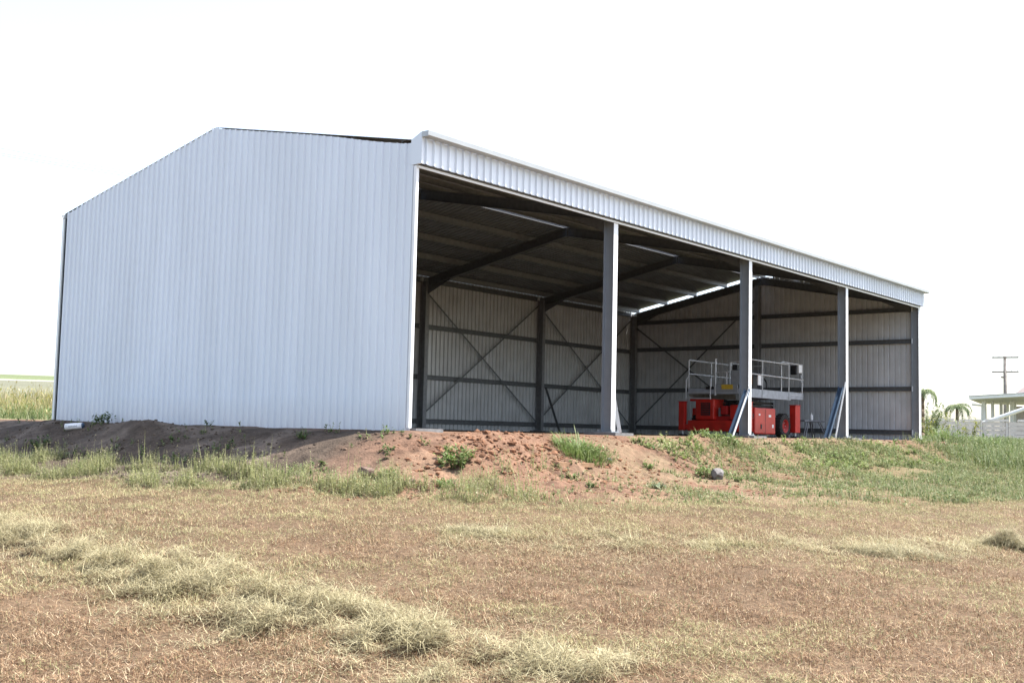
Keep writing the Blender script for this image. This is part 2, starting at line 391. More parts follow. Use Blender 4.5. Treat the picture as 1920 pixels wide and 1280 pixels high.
# fascia over the open side
FY = -.09; fa = empty('fascia', (L/2, FY, 4.43), None, None, None, shed)
m = MB()
for i in range(len(prof_l)-1):
    (a, ha), (b, hb) = prof_l[i], prof_l[i+1]; m.quad((a, -ha, 4.43), (b, -hb, 4.43), (b, -hb, 4.90), (a, -ha, 4.90))
fm = m.inner((0, .0015, 0)).mesh('fascia_sheet')
for k in range(NL_): inst(fm, 'fascia_sheet', M['clad'], fa, (k*SLW, FY, 0), back=M['backing'])
# gutter (quad profile) along the open side, rear gutter, flashings
def gutter(y0, sg, name, z0):
    prof = [(0, 0), (.10*sg, 0), (.122*sg, .018), (.128*sg, .095), (.112*sg, .098), (.108*sg, .088), (.112*sg, .026), (.095*sg, .012), (.012*sg, .012), (.012*sg, .10), (0, .10)]
    return MB().prism(prof, (-.045, y0, z0), (L+.14, y0, z0)).build(name, M['gutter'], shed)
gutter(FY-.031, 1.2, 'gutter', 4.868)
gutter(W+.04, -1, 'gutter', 4.72)
MB().prism([(.124, 4.425), (.124, 4.955), (.10, 4.965), (-.13, 4.858), (-.13, 4.425)], (-.042, 0, 0), (.0, 0, 0)).build('corner_flashing', M['clad'], shed)
MB().box((-.049, FY-.183, 4.870), (-.046, FY-.03, 4.962)).build('gutter_end_cap', M['gutter'], shed)
MB().box((-.036, -.004, 0), (.03, .0, 4.40)).box((-.039, 0, 0), (-.036, .05, 4.40)).build('corner_flashing', M['trim'], shed)
MB().box((L-.09, -.004, .0), (L+.036, .0, 4.40)).box((L+.031, 0, 0), (L+.036, .12, 4.42)).build('corner_flashing', M['trim'], shed)
MB().box((-.030, W+.005, 0), (-.026, W+.055, 4.72)).box((-.026, W+.051, 0), (.1, W+.055, 4.70)).build('corner_shade_strip', M['galvdark'], shed)  # dark strip added to stand for the shaded gap beside the downpipe
MB().box((L+.004, FY-.034, 4.425), (L+.04, .13, 4.875)).build('corner_flashing', M['trim'], shed)
dp = MB().box((-.02, W+.075, .0), (.08, W+.175, 4.72)).build('downpipe', M['trim'], shed, bevel=.01)
# fascia bottom trim and the channel behind it
MB().box((.0, -.022, 4.368), (L, .0, 4.412)).build('fascia_trim', M['trim'], shed)
CH = lambda dpt, fl, lip, t=.004: [(0, 0), (fl, 0), (fl, lip), (fl-t, lip), (fl-t, t), (t, t), (t, dpt-t), (fl-t, dpt-t), (fl-t, dpt-lip), (fl, dpt-lip), (fl, dpt), (0, dpt)]
MB().prism(CH(.20, .07, .018), (.1, .02, 4.43), (L-.1, .02, 4.43)).build('eave_channel', M['galv'], shed)
# frames
def ib(m, a, b, dpt, fw_, up, tf=.011, tw=.007):
    h = dpt/2; q = fw_/2; w_ = tw/2
    return m.prism([(-q, -h), (q, -h), (q, -h+tf), (w_, -h+tf), (w_, h-tf), (q, h-tf), (q, h), (-q, h), (-q, h-tf), (-w_, h-tf), (-w_, -h+tf), (-q, -h+tf)], a, b, up)
CX = [.08, 5.925, 11.925, 17.925, 23.925]
colm = ib(MB(), (0, 0, 0), (0, 0, 4.40), .25, .15, (0, 1, 0)).mesh('column')
colb = ib(MB(), (0, 0, 0), (0, 0, 4.62), .25, .15, (0, 1, 0)).mesh('rear_column')
plate = MB().box((-.14, -.19, 0), (.14, .19, .02)).mesh('base_plate')
foot = MB().box((-.33, -.42, -.6), (.33, .36, .0)).mesh('footing')
boltm = MB().tube((0, 0, .02), (0, 0, .06), .014, 6).mesh('anchor_bolt')
RT = .175                                    # rafter top below the roof line
for i, cx in enumerate(CX):
    for fy, me, z0 in (((.127, colm, .022), (W-.16, colb, .022))):
        cx_ = cx
        if i == 0 and fy < 1: fy = .32
        c = inst(me, 'column', M['galv'] if fy < 1 else M['galvmid'], shed, (cx_, fy, z0))
        if i in (1, 2, 3): inst(plate, 'base_plate', M['galv'], c, (cx_, fy, .002))
        fo = inst(foot, 'footing', M['conc'], shed, (cx_+(.29 if i == 0 else 0), fy+(.0 if fy < 1 else .03), -.004))
        if 0 < i and fy < 1:
            MB().box((cx_-.077, -.004, .03), (cx_+.077, .0005, 4.365)).build('sunlit_flange_strip', M['trim'], c)  # added white strip, paints the sunlit look onto the front flange
            for bx_, by_ in ((-.11, -.165), (.11, -.165), (-.11, .165)): inst(boltm, 'anchor_bolt', M['bolt'], c, (cx_+bx_, fy+by_, .0))
    for sg in (-1, 1):
        y0 = W/2+sg*(W/2-.30); a = (cx, y0, zr(y0)-RT-.125); b = (cx, W/2+sg*.004, zr(W/2)-RT-.125)
        rf = ib(MB(), a, b, .25, .15, (0, 0, 1)).build('rafter', M['galvdark'], shed)
        # haunch at the knee and apex plate
        yk = W/2+sg*(W/2-1.3)
        h0, h1 = zr(y0)-RT-.25, zr(yk)-RT-.255
        k_ = MB(); k_.v += [(cx-.006, y0, h0), (cx-.006, yk, h1), (cx-.006, y0, h0-.24), (cx+.006, y0, h0), (cx+.006, yk, h1), (cx+.006, y0, h0-.24)]
        k_.f += [(0, 1, 2), (5, 4, 3), (1, 0, 3, 4), (2, 1, 4, 5), (0, 2, 5, 3)]
        k_.build('haunch', M['galvdark'], rf)
    MB().box((cx-.07, W/2-.012, zr(W/2)-RT-.27), (cx+.07, W/2+.012, zr(W/2)-RT-.005)).build('apex_plate', M['galvdark'], shed)
# purlins, each bay a piece
CP = CH(.16, .065, .016)
pm = {}
for sg in (-1, 1):
    for q in (.13, 1.45, 2.75, 4.05, 5.35):
        yy = W/2+sg*q
        for i in range(4):
            x0, x1 = (0.03 if i == 0 else CX[i]), (L-.01 if i == 3 else CX[i+1])
            key = (i,)
            if key not in pm: pm[key] = MB().prism(CP, (0, 0, 0), (x1-x0-.004, 0, 0)).mesh('purlin')
            inst(pm[key], 'purlin', M['galvmid'], shed, (x0, yy+.03, zr(yy)-.165), (sg*-.194*-1 if False else 0, 0, 0))
# girts: rear wall and gables
CG = CH(.15, .065, .018)
for z in (.14, 1.53, 3.13, 4.60):
    for i in range(4):
        x0, x1 = CX[i]+.078, CX[i+1]-.078
        MB().prism(CG, (x0, W-.012, z), (x1, W-.012, z)).build('girt', M['galvdark'], shed)
MID = 5.88
ib(MB(), (L-.155, MID, -.02), (L-.155, MID, zr(MID)-RT-.26), .25, .15, (1, 0, 0)).build('gable_column', M['galvmid'], shed)
for z in (.15, 1.60, 3.20, 4.27):
    for y0, y1 in ((.26, MID-.08), (MID+.08, W-.28)):
        gi = MB().prism(CG, (L-.012, y1, z), (L-.012, y0, z)).build('girt', M['galvdark'], shed)
        if y0 < 1: MB().box((L-.11, y0-.035, z-.01), (L-.035, y0-.005, z+.16)).build('cleat', M['trim'], gi)
    for y0, y1 in ((.26, MID-.08), (MID+.08, W-.28)):
        MB().prism(CG, (.012, y0, z), (.012, y1, z)).build('girt', M['galvdark'], shed)
# flat strap cross-bracing
def strap(a, b, n, wd=.055):
    a = Vector(a); b = Vector(b); t_ = (b-a).normalized(); n = Vector(n); sd = t_.cross(n).normalized()*wd/2; n = n*.003
    m_ = MB(); m_.prism([(-wd/2, -.0015), (wd/2, -.0015), (wd/2, .0015), (-wd/2, .0015)], a, b, n)
    return m_.build('brace_strap', M['galvdark'], shed)
for x0, x1 in ((12.05, 17.8), (18.05, 23.75)):
    strap((x0, W-.115, 4.30), (x1, W-.115, .30), (0, 1, 0)); strap((x0, W-.122, .45), (x1, W-.122, 4.45), (0, 1, 0))
strap((L-.115, W-.3, 4.15), (L-.115, MID+.1, .45), (1, 0, 0)); strap((L-.122, W-.3, .35), (L-.122, MID+.1, 5.0), (1, 0, 0))
# ------------------------------------------------------------------ loose steel leaning on the columns
def lean(name, a, b, prof, up, mt, label, cat, group=None):
    a = Vector(a); o = MB().prism(prof, a, b, up).build(name, mt, None, loc=a); return tag(o, label, cat, group)
def gp(x_, y_): return Vector((x_, y_, float(gz(x_, y_))))
c1 = CH(.12, .06, .015); fl = [(-.03, -.004), (.03, -.004), (.03, .004), (-.03, .004)]
a = aty(1370, 812, -.02); b = aty(1398, 742, .02)
lean('steel_channel', (a.x, -.10, float(gz(a.x, -.1))+.005), (11.84, -.06, 1.12), CH(.14, .07, .018), (0, 1, 0), M['blue'], 'blue-grey steel channel leaning on the column in front of the red lift', 'steel channel')
lean('steel_strip', (10.75, -.16, float(gz(10.75, -.16))+.005), (11.86, -.03, 1.22), [(-.02, -.005), (.02, -.005), (.02, .005), (-.02, .005)], (1, 0, .3), M['trim'], 'thin pale steel strip leaning beside the blue-grey channel near the red lift', 'steel strip')
lean('steel_channel', (16.75, .02, float(gz(16.75, .02))+.005), (17.83, .05, 1.45), CH(.15, .07, .018), (0, 1, 0), M['blue'], 'blue-grey steel channel leaning on the column beside the low trestle', 'steel channel')
lean('steel_strip', (16.98, -.05, float(gz(16.98, -.05))+.005), (17.835, .0, 1.62), [(-.02, -.005), (.02, -.005), (.02, .005), (-.02, .005)], (1, 0, .3), M['trim'], 'thin pale steel strip leaning on the column beside the low trestle', 'steel strip')
lean('steel_strip', (6.42, .16, .0), (6.012, .20, 1.42), [(-.04, -.006), (.04, -.006), (.04, .006), (-.04, .006)], (1, .6, 0), M['trim'], 'pale steel strip leaning on the first column behind the grass clump', 'steel strip')
lean('steel_strip', (18.75, W-.45, float(gz(18.7, W-.45))+.004), (18.02, W-.33, 1.55), [(-.04, -.01), (.04, -.01), (.04, .01), (-.04, .01)], (1, .3, 0), M['galvdark'], 'dark steel bar leaning on the rear wall column between two cross braces', 'steel strip')

# ------------------------------------------------------------------ the scissor lift
LX0, LX1, LY0, LY1 = 16.47, 19.45, 2.5, 4.42
FZ = float(gz(18, 3.5))
lift = empty('scissor_lift', (18, 3.45, FZ), 'red scissor lift with grey railed platform parked inside the shed', 'scissor lift')
DZ = 1.38
# chassis
MB().box((LX0+.15, LY0+.22, FZ+.30), (LX1+.1, LY1-.22, FZ+.62)).build('chassis', M['redflat'], lift, bevel=.02)
MB().box((LX0-.02, LY0+.02, .16+FZ), (LX0+.15, LY1+.02, .48+FZ)).build('bumper', M['red'], lift, bevel=.015)
MB().box((LX1+.1, LY0+.1, .2+FZ), (LX1+.25, LY1-.05, .44+FZ)).build('bumper', M['red'], lift, bevel=.015)
# engine housing at the near end, with a dark radiator grille
eb = MB().box((LX0+.02, LY0+1.05, FZ+.50), (LX0+.75, LY1-.22, FZ+1.13)).build('engine_cowl', M['red'], lift, bevel=.04)
MB().box((LX0+.008, LY0+1.18, FZ+.62), (LX0+.03, LY1-.42, FZ+1.02)).build('grille', M['dark'], eb)
for k in range(7): MB().box((LX0-.002, LY0+1.2, FZ+.645+k*.055), (LX0+.012, LY1-.44, FZ+.662+k*.055)).build('grille_bar', M['redflat'], eb)
MB().box((LX0+.1, LY1-.4, FZ+1.06), (LX0+.7, LY1+.02, FZ+1.15)).build('cowl_lid', M['red'], lift, bevel=.02)
# side cabinets on the long side
def cab(x0, x1, y0, y1, z0, z1, n=2):
    c = MB().box((x0, y0, z0), (x1, y1, z1)).build('side_cabinet', M['red'], lift, bevel=.035)
    for k in range(1, n): MB().box((x0+(x1-x0)*k/n-.005, y0-.004, z0+.03), (x0+(x1-x0)*k/n+.005, y0+.002, z1-.03)).build('door_seam', M['dark'], c)
    xm = x0+(x1-x0)*.30; MB().box((xm-.035, y0-.012, z0+.16), (xm+.035, y0+.002, z0+.30)).build('latch', M['dark'], c)
    return c
cab(16.95, 18.32, LY0-.06, LY0+.42, FZ+.10, FZ+.89)
cab(16.75, 18.4, LY1-.38, LY1+.04, FZ+.2, FZ+.86)
cab(LX0+.05, LX0+.45, LY0+.1, LY0+.55, FZ+.5, FZ+.95, 1)
MB().box((LX0+.03, LY0+.62, FZ+.66), (LX0+.35, LY0+.84, FZ+.92)).build('battery_box', M['redflat'], lift, bevel=.02)
MB().tube((LX0+.2, LY0+.95, FZ+.5), (LX0+.2, LY0+.95, FZ+.86), .05, 12).build('filter', M['boxgrey'], lift, True)
for x_, z_, w_, h_ in ((17.85, .62, .16, .07), (17.2, .66, .10, .05), (18.08, .30, .10, .10)): MB().box((x_, LY0-.064, FZ+z_), (x_+w_, LY0-.0605, FZ+z_+h_)).build('decal', M['white'], lift)
# wheels
def lathe(m_, prof, c, n=28):
    k = len(m_.v); q = len(prof)
    for i in range(n):
        g = 2*math.pi*i/n
        for (r_, yy) in prof: m_.v.append((c[0]+r_*math.cos(g), c[1]+yy, c[2]+r_*math.sin(g)))
    for i in range(n):
        for j in range(q-1): m_.f.append((k+i*q+j, k+i*q+j+1, k+((i+1) % n)*q+j+1, k+((i+1) % n)*q+j))
    return m_
for wx in (LX0+.52, LX1-.35):
    for wy, sg in ((LY0+.10, -1), (LY1-.12, 1)):
        c = (wx, wy, FZ+.37)
        ty = lathe(MB(), [(.20, .11), (.24, .125), (.33, .12), (.365, .09), (.372, .0), (.365, -.09), (.33, -.12), (.24, -.125), (.20, -.11)], c)
        for k in range(22):
            g = 2*math.pi*k/22
            ty.box((c[0]-.02, c[1]-.105, c[2]+.355), (c[0]+.02, c[1]+.105, c[2]+.388), Matrix.Rotation(g, 3, 'Y'), c)
        wh = ty.build('wheel', M['tyre'], lift)
        rm_ = lathe(MB(), [(.0, -.03*-sg), (.07, -.03*-sg), (.09, .02*sg), (.17, .04*sg), (.20, .115*sg), (.215, .115*sg)], c).build('rim', M['redflat'], wh, True)
        hb = MB()
        for k in range(6):
            g = k*math.pi/3; hb.tube((c[0]+.12*math.cos(g), c[1]+.03*sg, c[2]+.12*math.sin(g)), (c[0]+.12*math.cos(g), c[1]+.06*sg, c[2]+.12*math.sin(g)), .013, 6)
        hb.build('wheel_nuts', M['bolt'], wh)
# outriggers: square red legs with feet
def outrig(x_, y_, z1, wx_=.16, wy_=.20):
    o_ = MB().box((x_-wx_/2, y_-wy_/2, FZ+.17), (x_+wx_/2, y_+wy_/2, z1)).build('outrigger', M['red'], lift, bevel=.012)
    MB().tube((x_, y_, FZ+.06), (x_, y_, FZ+.18), .045, 12).build('ram', M['bolt'], o_)
    MB().tube((x_, y_, FZ+.012), (x_, y_, FZ+.06), .13, 16).build('foot', M['dark'], o_)
    MB().box((x_-wx_/2-.015, y_-wy_/2-.015, z1), (x_+wx_/2+.015, y_+wy_/2+.015, z1+.02)).build('cap', M['redflat'], o_)
    return o_
ox = aty(1479, 790, LY0-.08)
outrig(LX0+.03, LY1+.22, .98); outrig(LX1+.24, LY0-.05, .97, .34, .2); outrig(LX1+.24, LY1+.2, .97, .3, .2); outrig(LX0+.03, LY0-.08, .97)
for y0, y1 in ((LY1-.05, LY1+.14),): MB().box((LX0-.03, y0, FZ+.2), (LX0+.09, y1, FZ+.36)).build('outrigger_arm', M['red'], lift)
# folded scissor stack
m = MB()
for lev in range(4):
    z0 = FZ+.72+lev*.105
    for yy in (LY0+.55, LY1-.62):
        m.box((LX0+.55, yy, z0), (LX1-.05, yy+.06, z0+.075))
    m.tube((LX0+.65, LY0+.5, z0+.04), (LX0+.65, LY1-.5, z0+.04), .03, 8).tube((LX1-.15, LY0+.5, z0+.04), (LX1-.15, LY1-.5, z0+.04), .03, 8)
m.build('scissor_arms', M['dark'], lift)
MB().tube((LX0+.9, 3.4, FZ+.66), (LX1-.4, 3.4, FZ+1.02), .06, 12).build('lift_cylinder', M['boxgrey'], lift, True)
# platform deck with C-shaped side fascia; extension slid out at the far end
dk = MB().box((LX0, LY0, DZ-.05), (LX1+.02, LY1, DZ)).build('platform_deck', M['deck'], lift)
MB().box((LX0, LY0-.012, DZ-.245), (LX1+.02, LY0, DZ+.01)).build('side_rail', M['deck'], dk)
MB().box((LX0, LY1, DZ-.245), (LX1+.02, LY1+.012, DZ+.01)).build('side_rail', M['deck'], dk)
MB().box((LX0-.012, LY0+.002, DZ-.16), (LX0, LY1-.002, DZ+.008)).build('end_rail', M['deck'], dk)
for xx in (17.5, LX1-.12): MB().box((xx-.006, LY0-.018, DZ-.24), (xx+.006, LY0-.012, DZ+.008)).build('seam', M['dark'], dk)
ex = MB().box((LX1+.02, LY0+.06, DZ-.06), (20.45, LY1-.06, DZ-.02)).build('extension_deck', M['deck'], lift)
MB().box((LX1+.02, LY0+.045, DZ-.20), (20.45, LY0+.058, DZ+.02)).build('side_rail', M['deck'], ex)
MB().box((LX1+.02, LY0+.036, DZ-.075), (20.45, LY0+.0445, DZ-.055)).build('lip', M['rail'], ex)
MB().box((20.45, LY0+.045, DZ-.20), (20.462, LY1-.045, DZ+.02)).build('end_rail', M['deck'], ex)
TR, MR = DZ+.88, DZ+.46
def rail(pts, name='guard_rail', r=.019): return MB().path(pts, r, 8).build(name, M['rail'], lift)
rail([(LX0, LY1, DZ), (LX0, LY1, TR), (LX1, LY1, TR), (LX1, LY1, DZ)]); rail([(LX0, LY1, MR), (LX1, LY1, MR)], 'mid_rail')
rail([(LX0+.02, LY0, DZ), (LX0+.02, LY0, TR), (LX1-.1, LY0, TR), (LX1-.1, LY0, DZ)]); rail([(LX0+.02, LY0, MR), (20.44, LY0+.03, MR-.02)], 'mid_rail')
for xx in (17.55,): rail([(xx, LY0, DZ), (xx, LY0, TR)], 'rail_post'); rail([(xx+.3, LY1, DZ), (xx+.3, LY1, TR)], 'rail_post')
rail([(18.95, LY0+.06, DZ), (18.95, LY0+.06, TR+.06), (20.44, LY0+.06, TR+.04), (20.44, LY0+.06, DZ-.02)])
rail([(20.44, LY0+.06, TR+.04), (20.44, LY1-.06, TR+.04), (20.44, LY1-.06, DZ-.02)]); rail([(20.44, LY0+.06, MR), (20.44, LY1-.06, MR)], 'mid_rail')
rail([(18.95, LY1-.06, DZ), (18.95, LY1-.06, TR+.06), (20.44, LY1-.06, TR+.04)])
# entry gate and ladder at the near end
gy0, gy1 = LY1-.98, LY1-.02
rail([(LX0, LY1-.92, DZ-.2), (LX0, LY1-.92, TR+.02)], 'gate_post', .03)
rail([(LX0, LY1-.90, MR+.02), (LX0, LY0+.55, MR+.04)], 'gate_rail'); rail([(LX0, LY0+.62, DZ), (LX0, LY0+.62, MR+.03)], 'rail_post')
lad = MB()
for yy in (LY1+.02, LY1-.82):
    lad.path([(LX0-.03, yy, MR-.1), (LX0-.12, yy, MR-.2), (LX0-.13, yy, DZ-.32)], .017, 8)
for z in (DZ-.12, DZ-.3): lad.tube((LX0-.13, LY1+.02, z), (LX0-.13, LY1-.82, z), .014, 8)
lad.build('ladder', M['rail'], lift)
tb = MB().box((LX0-.03, LY0+.25, DZ-.10), (LX0-.012, LY1-.95, DZ+.13)).build('toe_board', M['boxgrey'], lift)
MB().box((LX0-.036, LY0+.40, DZ-.02), (LX0-.031, LY0+.78, DZ+.12)).build('warning_plate', M['yellow'], tb)
MB().box((LX0-.036, LY0+1.03, DZ-.02), (LX0-.031, LY0+1.3, DZ+.06)).build('name_plate', M['dark'], tb)
cb = MB().box((LX0+.05, LY0+.14, DZ+.12), (LX0+.35, LY0+.52, DZ+.55)).build('control_box', M['boxgrey'], lift, bevel=.02)
rail([(LX0+.05, LY0+.52, DZ+.55), (LX0+.05, LY0+.52, DZ+.8), (LX0+.05, LY0+.12, DZ+.8), (LX0+.05, LY0+.12, DZ+.55)], 'control_guard')
MB().box((LX0+.12, LY0+.34, DZ+.56), (LX0+.3, LY0+.5, DZ+.72)).build('control_head', M['dark'], cb, bevel=.01)
MB().box((16.95, LY0+.12, DZ+.14), (17.12, LY0+.3, DZ+.42)).build('fuel_can', M['orange'], lift, bevel=.02)
MB().box((17.32, LY0+.02, DZ+.14), (17.53, LY0+.05, DZ+.46)).build('notice_board', M['white'], lift)
MB().box((17.14, LY0+.2, DZ+.01), (17.6, LY0+.6, DZ+.4)).build('tool_chest', M['dark'], lift, bevel=.02)
ub = MB().box((20.2, LY0+.05, DZ+.66), (20.43, LY0+.35, DZ+.92)).build('control_panel', M['white'], lift, bevel=.01)
MB().box((20.08, LY0+.09, DZ+.6), (20.19, LY0+.3, DZ+.9)).build('control_handle', M['dark'], ub, bevel=.02)
for k in range(2): MB().box((20.25, LY0+.02, DZ+.36+k*.13), (20.41, LY0+.035, DZ+.46+k*.13)).build('label_plate', M['boxgrey'], ub)
for k in range(5): MB().path([(LX0+.32, LY0+.70+.05*k, FZ+.92), (LX0+.42, LY0+.72+.05*k, FZ+1.05+.02*k), (LX0+.62, LY0+.75+.05*k, FZ+.98), (LX0+.8, LY0+.8+.03*k, FZ+.80)], .013, 6).build('hydraulic_hose', M['dark'], lift)
hose = MB()
P_ = [(19.0+.45*math.cos(g)*(.55+.08*q), 3.2+.02*q, DZ+.22+.2*math.sin(g)) for q in range(3) for g in np.linspace(0, 2*math.pi, 18)]
hose.path(P_, .014, 5).path([(17.6, 2.9, DZ+.02), (18.0, 3.0, DZ+.12), (18.5, 3.0, DZ+.08), (18.9, 3.1, DZ+.06)], .03, 6).build('cable_coil', M['dark'], lift)

# ------------------------------------------------------------------ trestle and bottle
tx, ty_ = 21.95, 3.0; tz = float(gz(tx, ty_))
tr = empty('trestle', (tx, ty_, tz), 'low steel work trestle standing on the floor right of the red lift', 'trestle')
TZ = .50
MB().box((tx-.78, ty_-.2, TZ), (tx+.78, ty_+.2, TZ+.055)).build('table_top', M['trestle'], tr, bevel=.008)
for sx in (-1, 1):
    for sy in (-1, 1):
        MB().tube((tx+sx*.38, ty_+sy*.14, TZ), (tx+sx*.85, ty_+sy*.26, tz), .02, 8).build('leg', M['trestle'], tr)
        MB().tube((tx+sx*.52, ty_+sy*.14, TZ), (tx+sx*1.02, ty_+sy*.26, tz), .018, 8).build('leg', M['trestle'], tr)
bt = empty('bottle', (tx+.12, ty_-.02, TZ+.055), 'small white squeeze bottle standing on the trestle', 'bottle')
def lathez(prof, c, n=16):
    m_ = MB(); q = len(prof)
    for i in range(n):
        g = 2*math.pi*i/n
        for r_, z in prof: m_.v.append((c[0]+r_*math.cos(g), c[1]+r_*math.sin(g), c[2]+z))
    for i in range(n):
        for j in range(q-1): m_.f.append((i*q+j, ((i+1) % n)*q+j, ((i+1) % n)*q+j+1, i*q+j+1))
    return m_
lathez([(0, .002), (.05, .002), (.052, .02), (.052, .15), (.04, .18), (.018, .2)], (tx+.12, ty_-.02, TZ+.055)).build('body', M['white'], bt, True)
lathez([(.018, .2), (.012, .22), (.006, .27), (0, .27)], (tx+.12, ty_-.02, TZ+.055)).build('nozzle', M['white'], bt, True)

# ------------------------------------------------------------------ small things on the dirt bank
# white plastic tube with dark print
p0 = G(122, 809); p1 = G(156, 803)
ctr = (p0+p1)/2; tdir = Vector((_r[0], _r[1], .10)).normalized()
tl, tr_ = .34, .068
tube = empty('plastic_tube', ctr, 'white plastic tube with dark print lying on the shaded dirt bank', 'tube')
c0 = ctr+Vector((0, 0, tr_+.01)); a0 = c0-tdir*tl/2; a1 = c0+tdir*tl/2
MB().tube(a0, a1, tr_, 20).build('body', M['white'], tube, True)
MB().tube(a0-tdir*.012, a0+tdir*.006, tr_+.004, 20).build('rim', M['white'], tube, True)
MB().tube(a1-tdir*.002, a1+tdir*.03, tr_*.98, 20, tr_*.8).build('cap', M['blue'], tube, True)
pm_ = MB(); tocam = (Vector(CAM)-c0).normalized(); tocam = (tocam-tdir*tocam.dot(tdir)).normalized(); upd = tdir.cross(tocam)*-1
if upd.z < 0: upd = -upd
for k in range(10):       # the print: a run of small dark characters
    x0_ = -.10+k*.0185; hgt = .026 if k % 3 else .032
    cc = c0+tdir*x0_+tocam*(tr_+.0015)
    for dx, dw, z0_, z1_ in ((0, .004, -.5, .5), (.009, .004, -.5 if k % 2 else -.1, .5), (.004, .009, .3 if k % 2 else -.1, .5 if k % 2 else .1)):
        n = len(pm_.v)
        for (ax, az) in ((dx, z0_), (dx+dw, z0_), (dx+dw, z1_), (dx, z1_)): pm_.v.append(tuple(cc+tdir*ax+upd*az*hgt-tocam*(az*hgt)**2/(2*tr_)))
        pm_.f.append((n, n+1, n+2, n+3))
pm_.build('print', M['ink'], tube)
# rocks
def rock(name, c, r, sc_, mt, label, seed):
    import bmesh
    bm = bmesh.new(); bmesh.ops.create_icosphere(bm, subdivisions=4, radius=1); rr = random.Random(seed)
    pl = [Vector((rr.gauss(0, 1), rr.gauss(0, 1), rr.gauss(0, .8))).normalized() for _ in range(11)]
    ds = [rr.uniform(.58, .86) for _ in pl]
    for v in bm.verts:
        p = v.co.normalized(); q = 1.0
        for n_, d_ in zip(pl, ds):
            k = p.dot(n_)
            if k*q > d_: q = d_/k
        q *= 1+.05*(float(fbm(np.array([p.x*3+seed]), np.array([p.y*3+p.z*2]), .5, 3, seed)[0])-.5)
        v.co = Vector((p.x*q*sc_[0], p.y*q*sc_[1], p.z*q*sc_[2]))*r
    me = bpy.data.meshes.new(name); bm.to_mesh(me); bm.free(); me.materials.append(mt)
    o = bpy.data.objects.new(name, me); link(o, None, c); o.rotation_euler = (0, 0, rr.uniform(0, 6)); return tag(o, label, 'rock')
c = G(687, 893); rock('rock', c+Vector((0, 0, .06)), .135, (1.1, .9, .75), M['rockbrown'], 'brown rock sitting at the edge of the weeds below the dirt bank', 4)
c = G(1346, 898); rock('rock', c+Vector((0, 0, .08)), .16, (1.2, .9, .75), M['rockgrey'], 'large grey rock on the dirt in front of the red lift', 9)
c = G(1143, 864); rock('rock', c+Vector((0, 0, .02)), .06, (1.3, .9, .7), M['rockgrey'], 'small grey rock lying right of the grass clump', 15)
c = G(772, 905); rock('rock', c+Vector((0, 0, .02)), .06, (1.3, .9, .6), M['rockbrown'], 'small brown rock half buried in grass right of the larger brown rock', 22)
# half-buried plank
a = G(1046, 872); b = G(1109, 876); tt = (b-a).normalized()
o = MB().prism([(-.07, -.04), (.07, -.04), (.07, .035), (-.07, .035)], a-tt*.05+Vector((0, 0, .02)), b+Vector((0, 0, .035))).build('plank', M['timber'], None, loc=a, bevel=.006)
tag(o, 'short brown timber plank lying on the dirt below the grass clump', 'plank')
# clods
V = []; Fc = []; Cc = []
import bmesh
bmt = bmesh.new(); bmesh.ops.create_icosphere(bmt, subdivisions=1, radius=1); iv = np.array([v.co[:] for v in bmt.verts]); itf = np.array([[v.index for v in f.verts] for f in bmt.faces]); bmt.free()
def clods(name, n, xlo, xhi, ylo, yhi, dmax, smin, smax, label, colr):
    x_ = rng.uniform(xlo, xhi, n*3); y_ = rng.uniform(ylo, yhi, n*3); d_ = dist(x_, y_)
    k = (d_ > .35) & (d_ < dmax+(fbm(x_, y_, 1, 2, 8)-.5)*2) & (fbm(x_, y_, .8, 2, 33) > .42); x_ = x_[k][:n]; y_ = y_[k][:n]; n = len(x_)
    s_ = smin*(smax/smin)**(rng.random(n)**2.6)
    P = iv[None]*(1+.45*(rng.random((n, len(iv), 1))-.5))*s_[:, None, None]*np.stack([rng.uniform(.8, 1.3, n), rng.uniform(.8, 1.3, n), rng.uniform(.5, .85, n)], -1)[:, None]
    P = P+np.stack([x_, y_, gz(x_, y_)+s_*.15], -1)[:, None]
    Fa = itf[None]+(np.arange(n)*len(iv))[:, None, None]
    cl = np.array(colr)[None]*(rng.uniform(.6, 1.25, (n, 1)))
    tp = (sstep(.1, -.5, x_+.25*np.minimum(y_, 0))*sstep(-1.2, .6, y_))[:, None]; cl = cl*(1-tp)+np.array([.085, .065, .05])*rng.uniform(.7, 1.5, (n, 1))*tp  # clods on the bank take the same painted-in gable shade
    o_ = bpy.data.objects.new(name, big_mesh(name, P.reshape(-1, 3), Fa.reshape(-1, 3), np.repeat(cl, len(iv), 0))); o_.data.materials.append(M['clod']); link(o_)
    return tag(o_, label, 'soil', None, 'stuff')
M['clod'] = vcol_mat('clod_soil', .95, 0, .1)
clods('dirt_clods', 5200, -4.5, 9, -5.5, 11, 4.0, .006, .038, 'loose red soil clods strewn over the dirt bank', (.19, .10, .06))
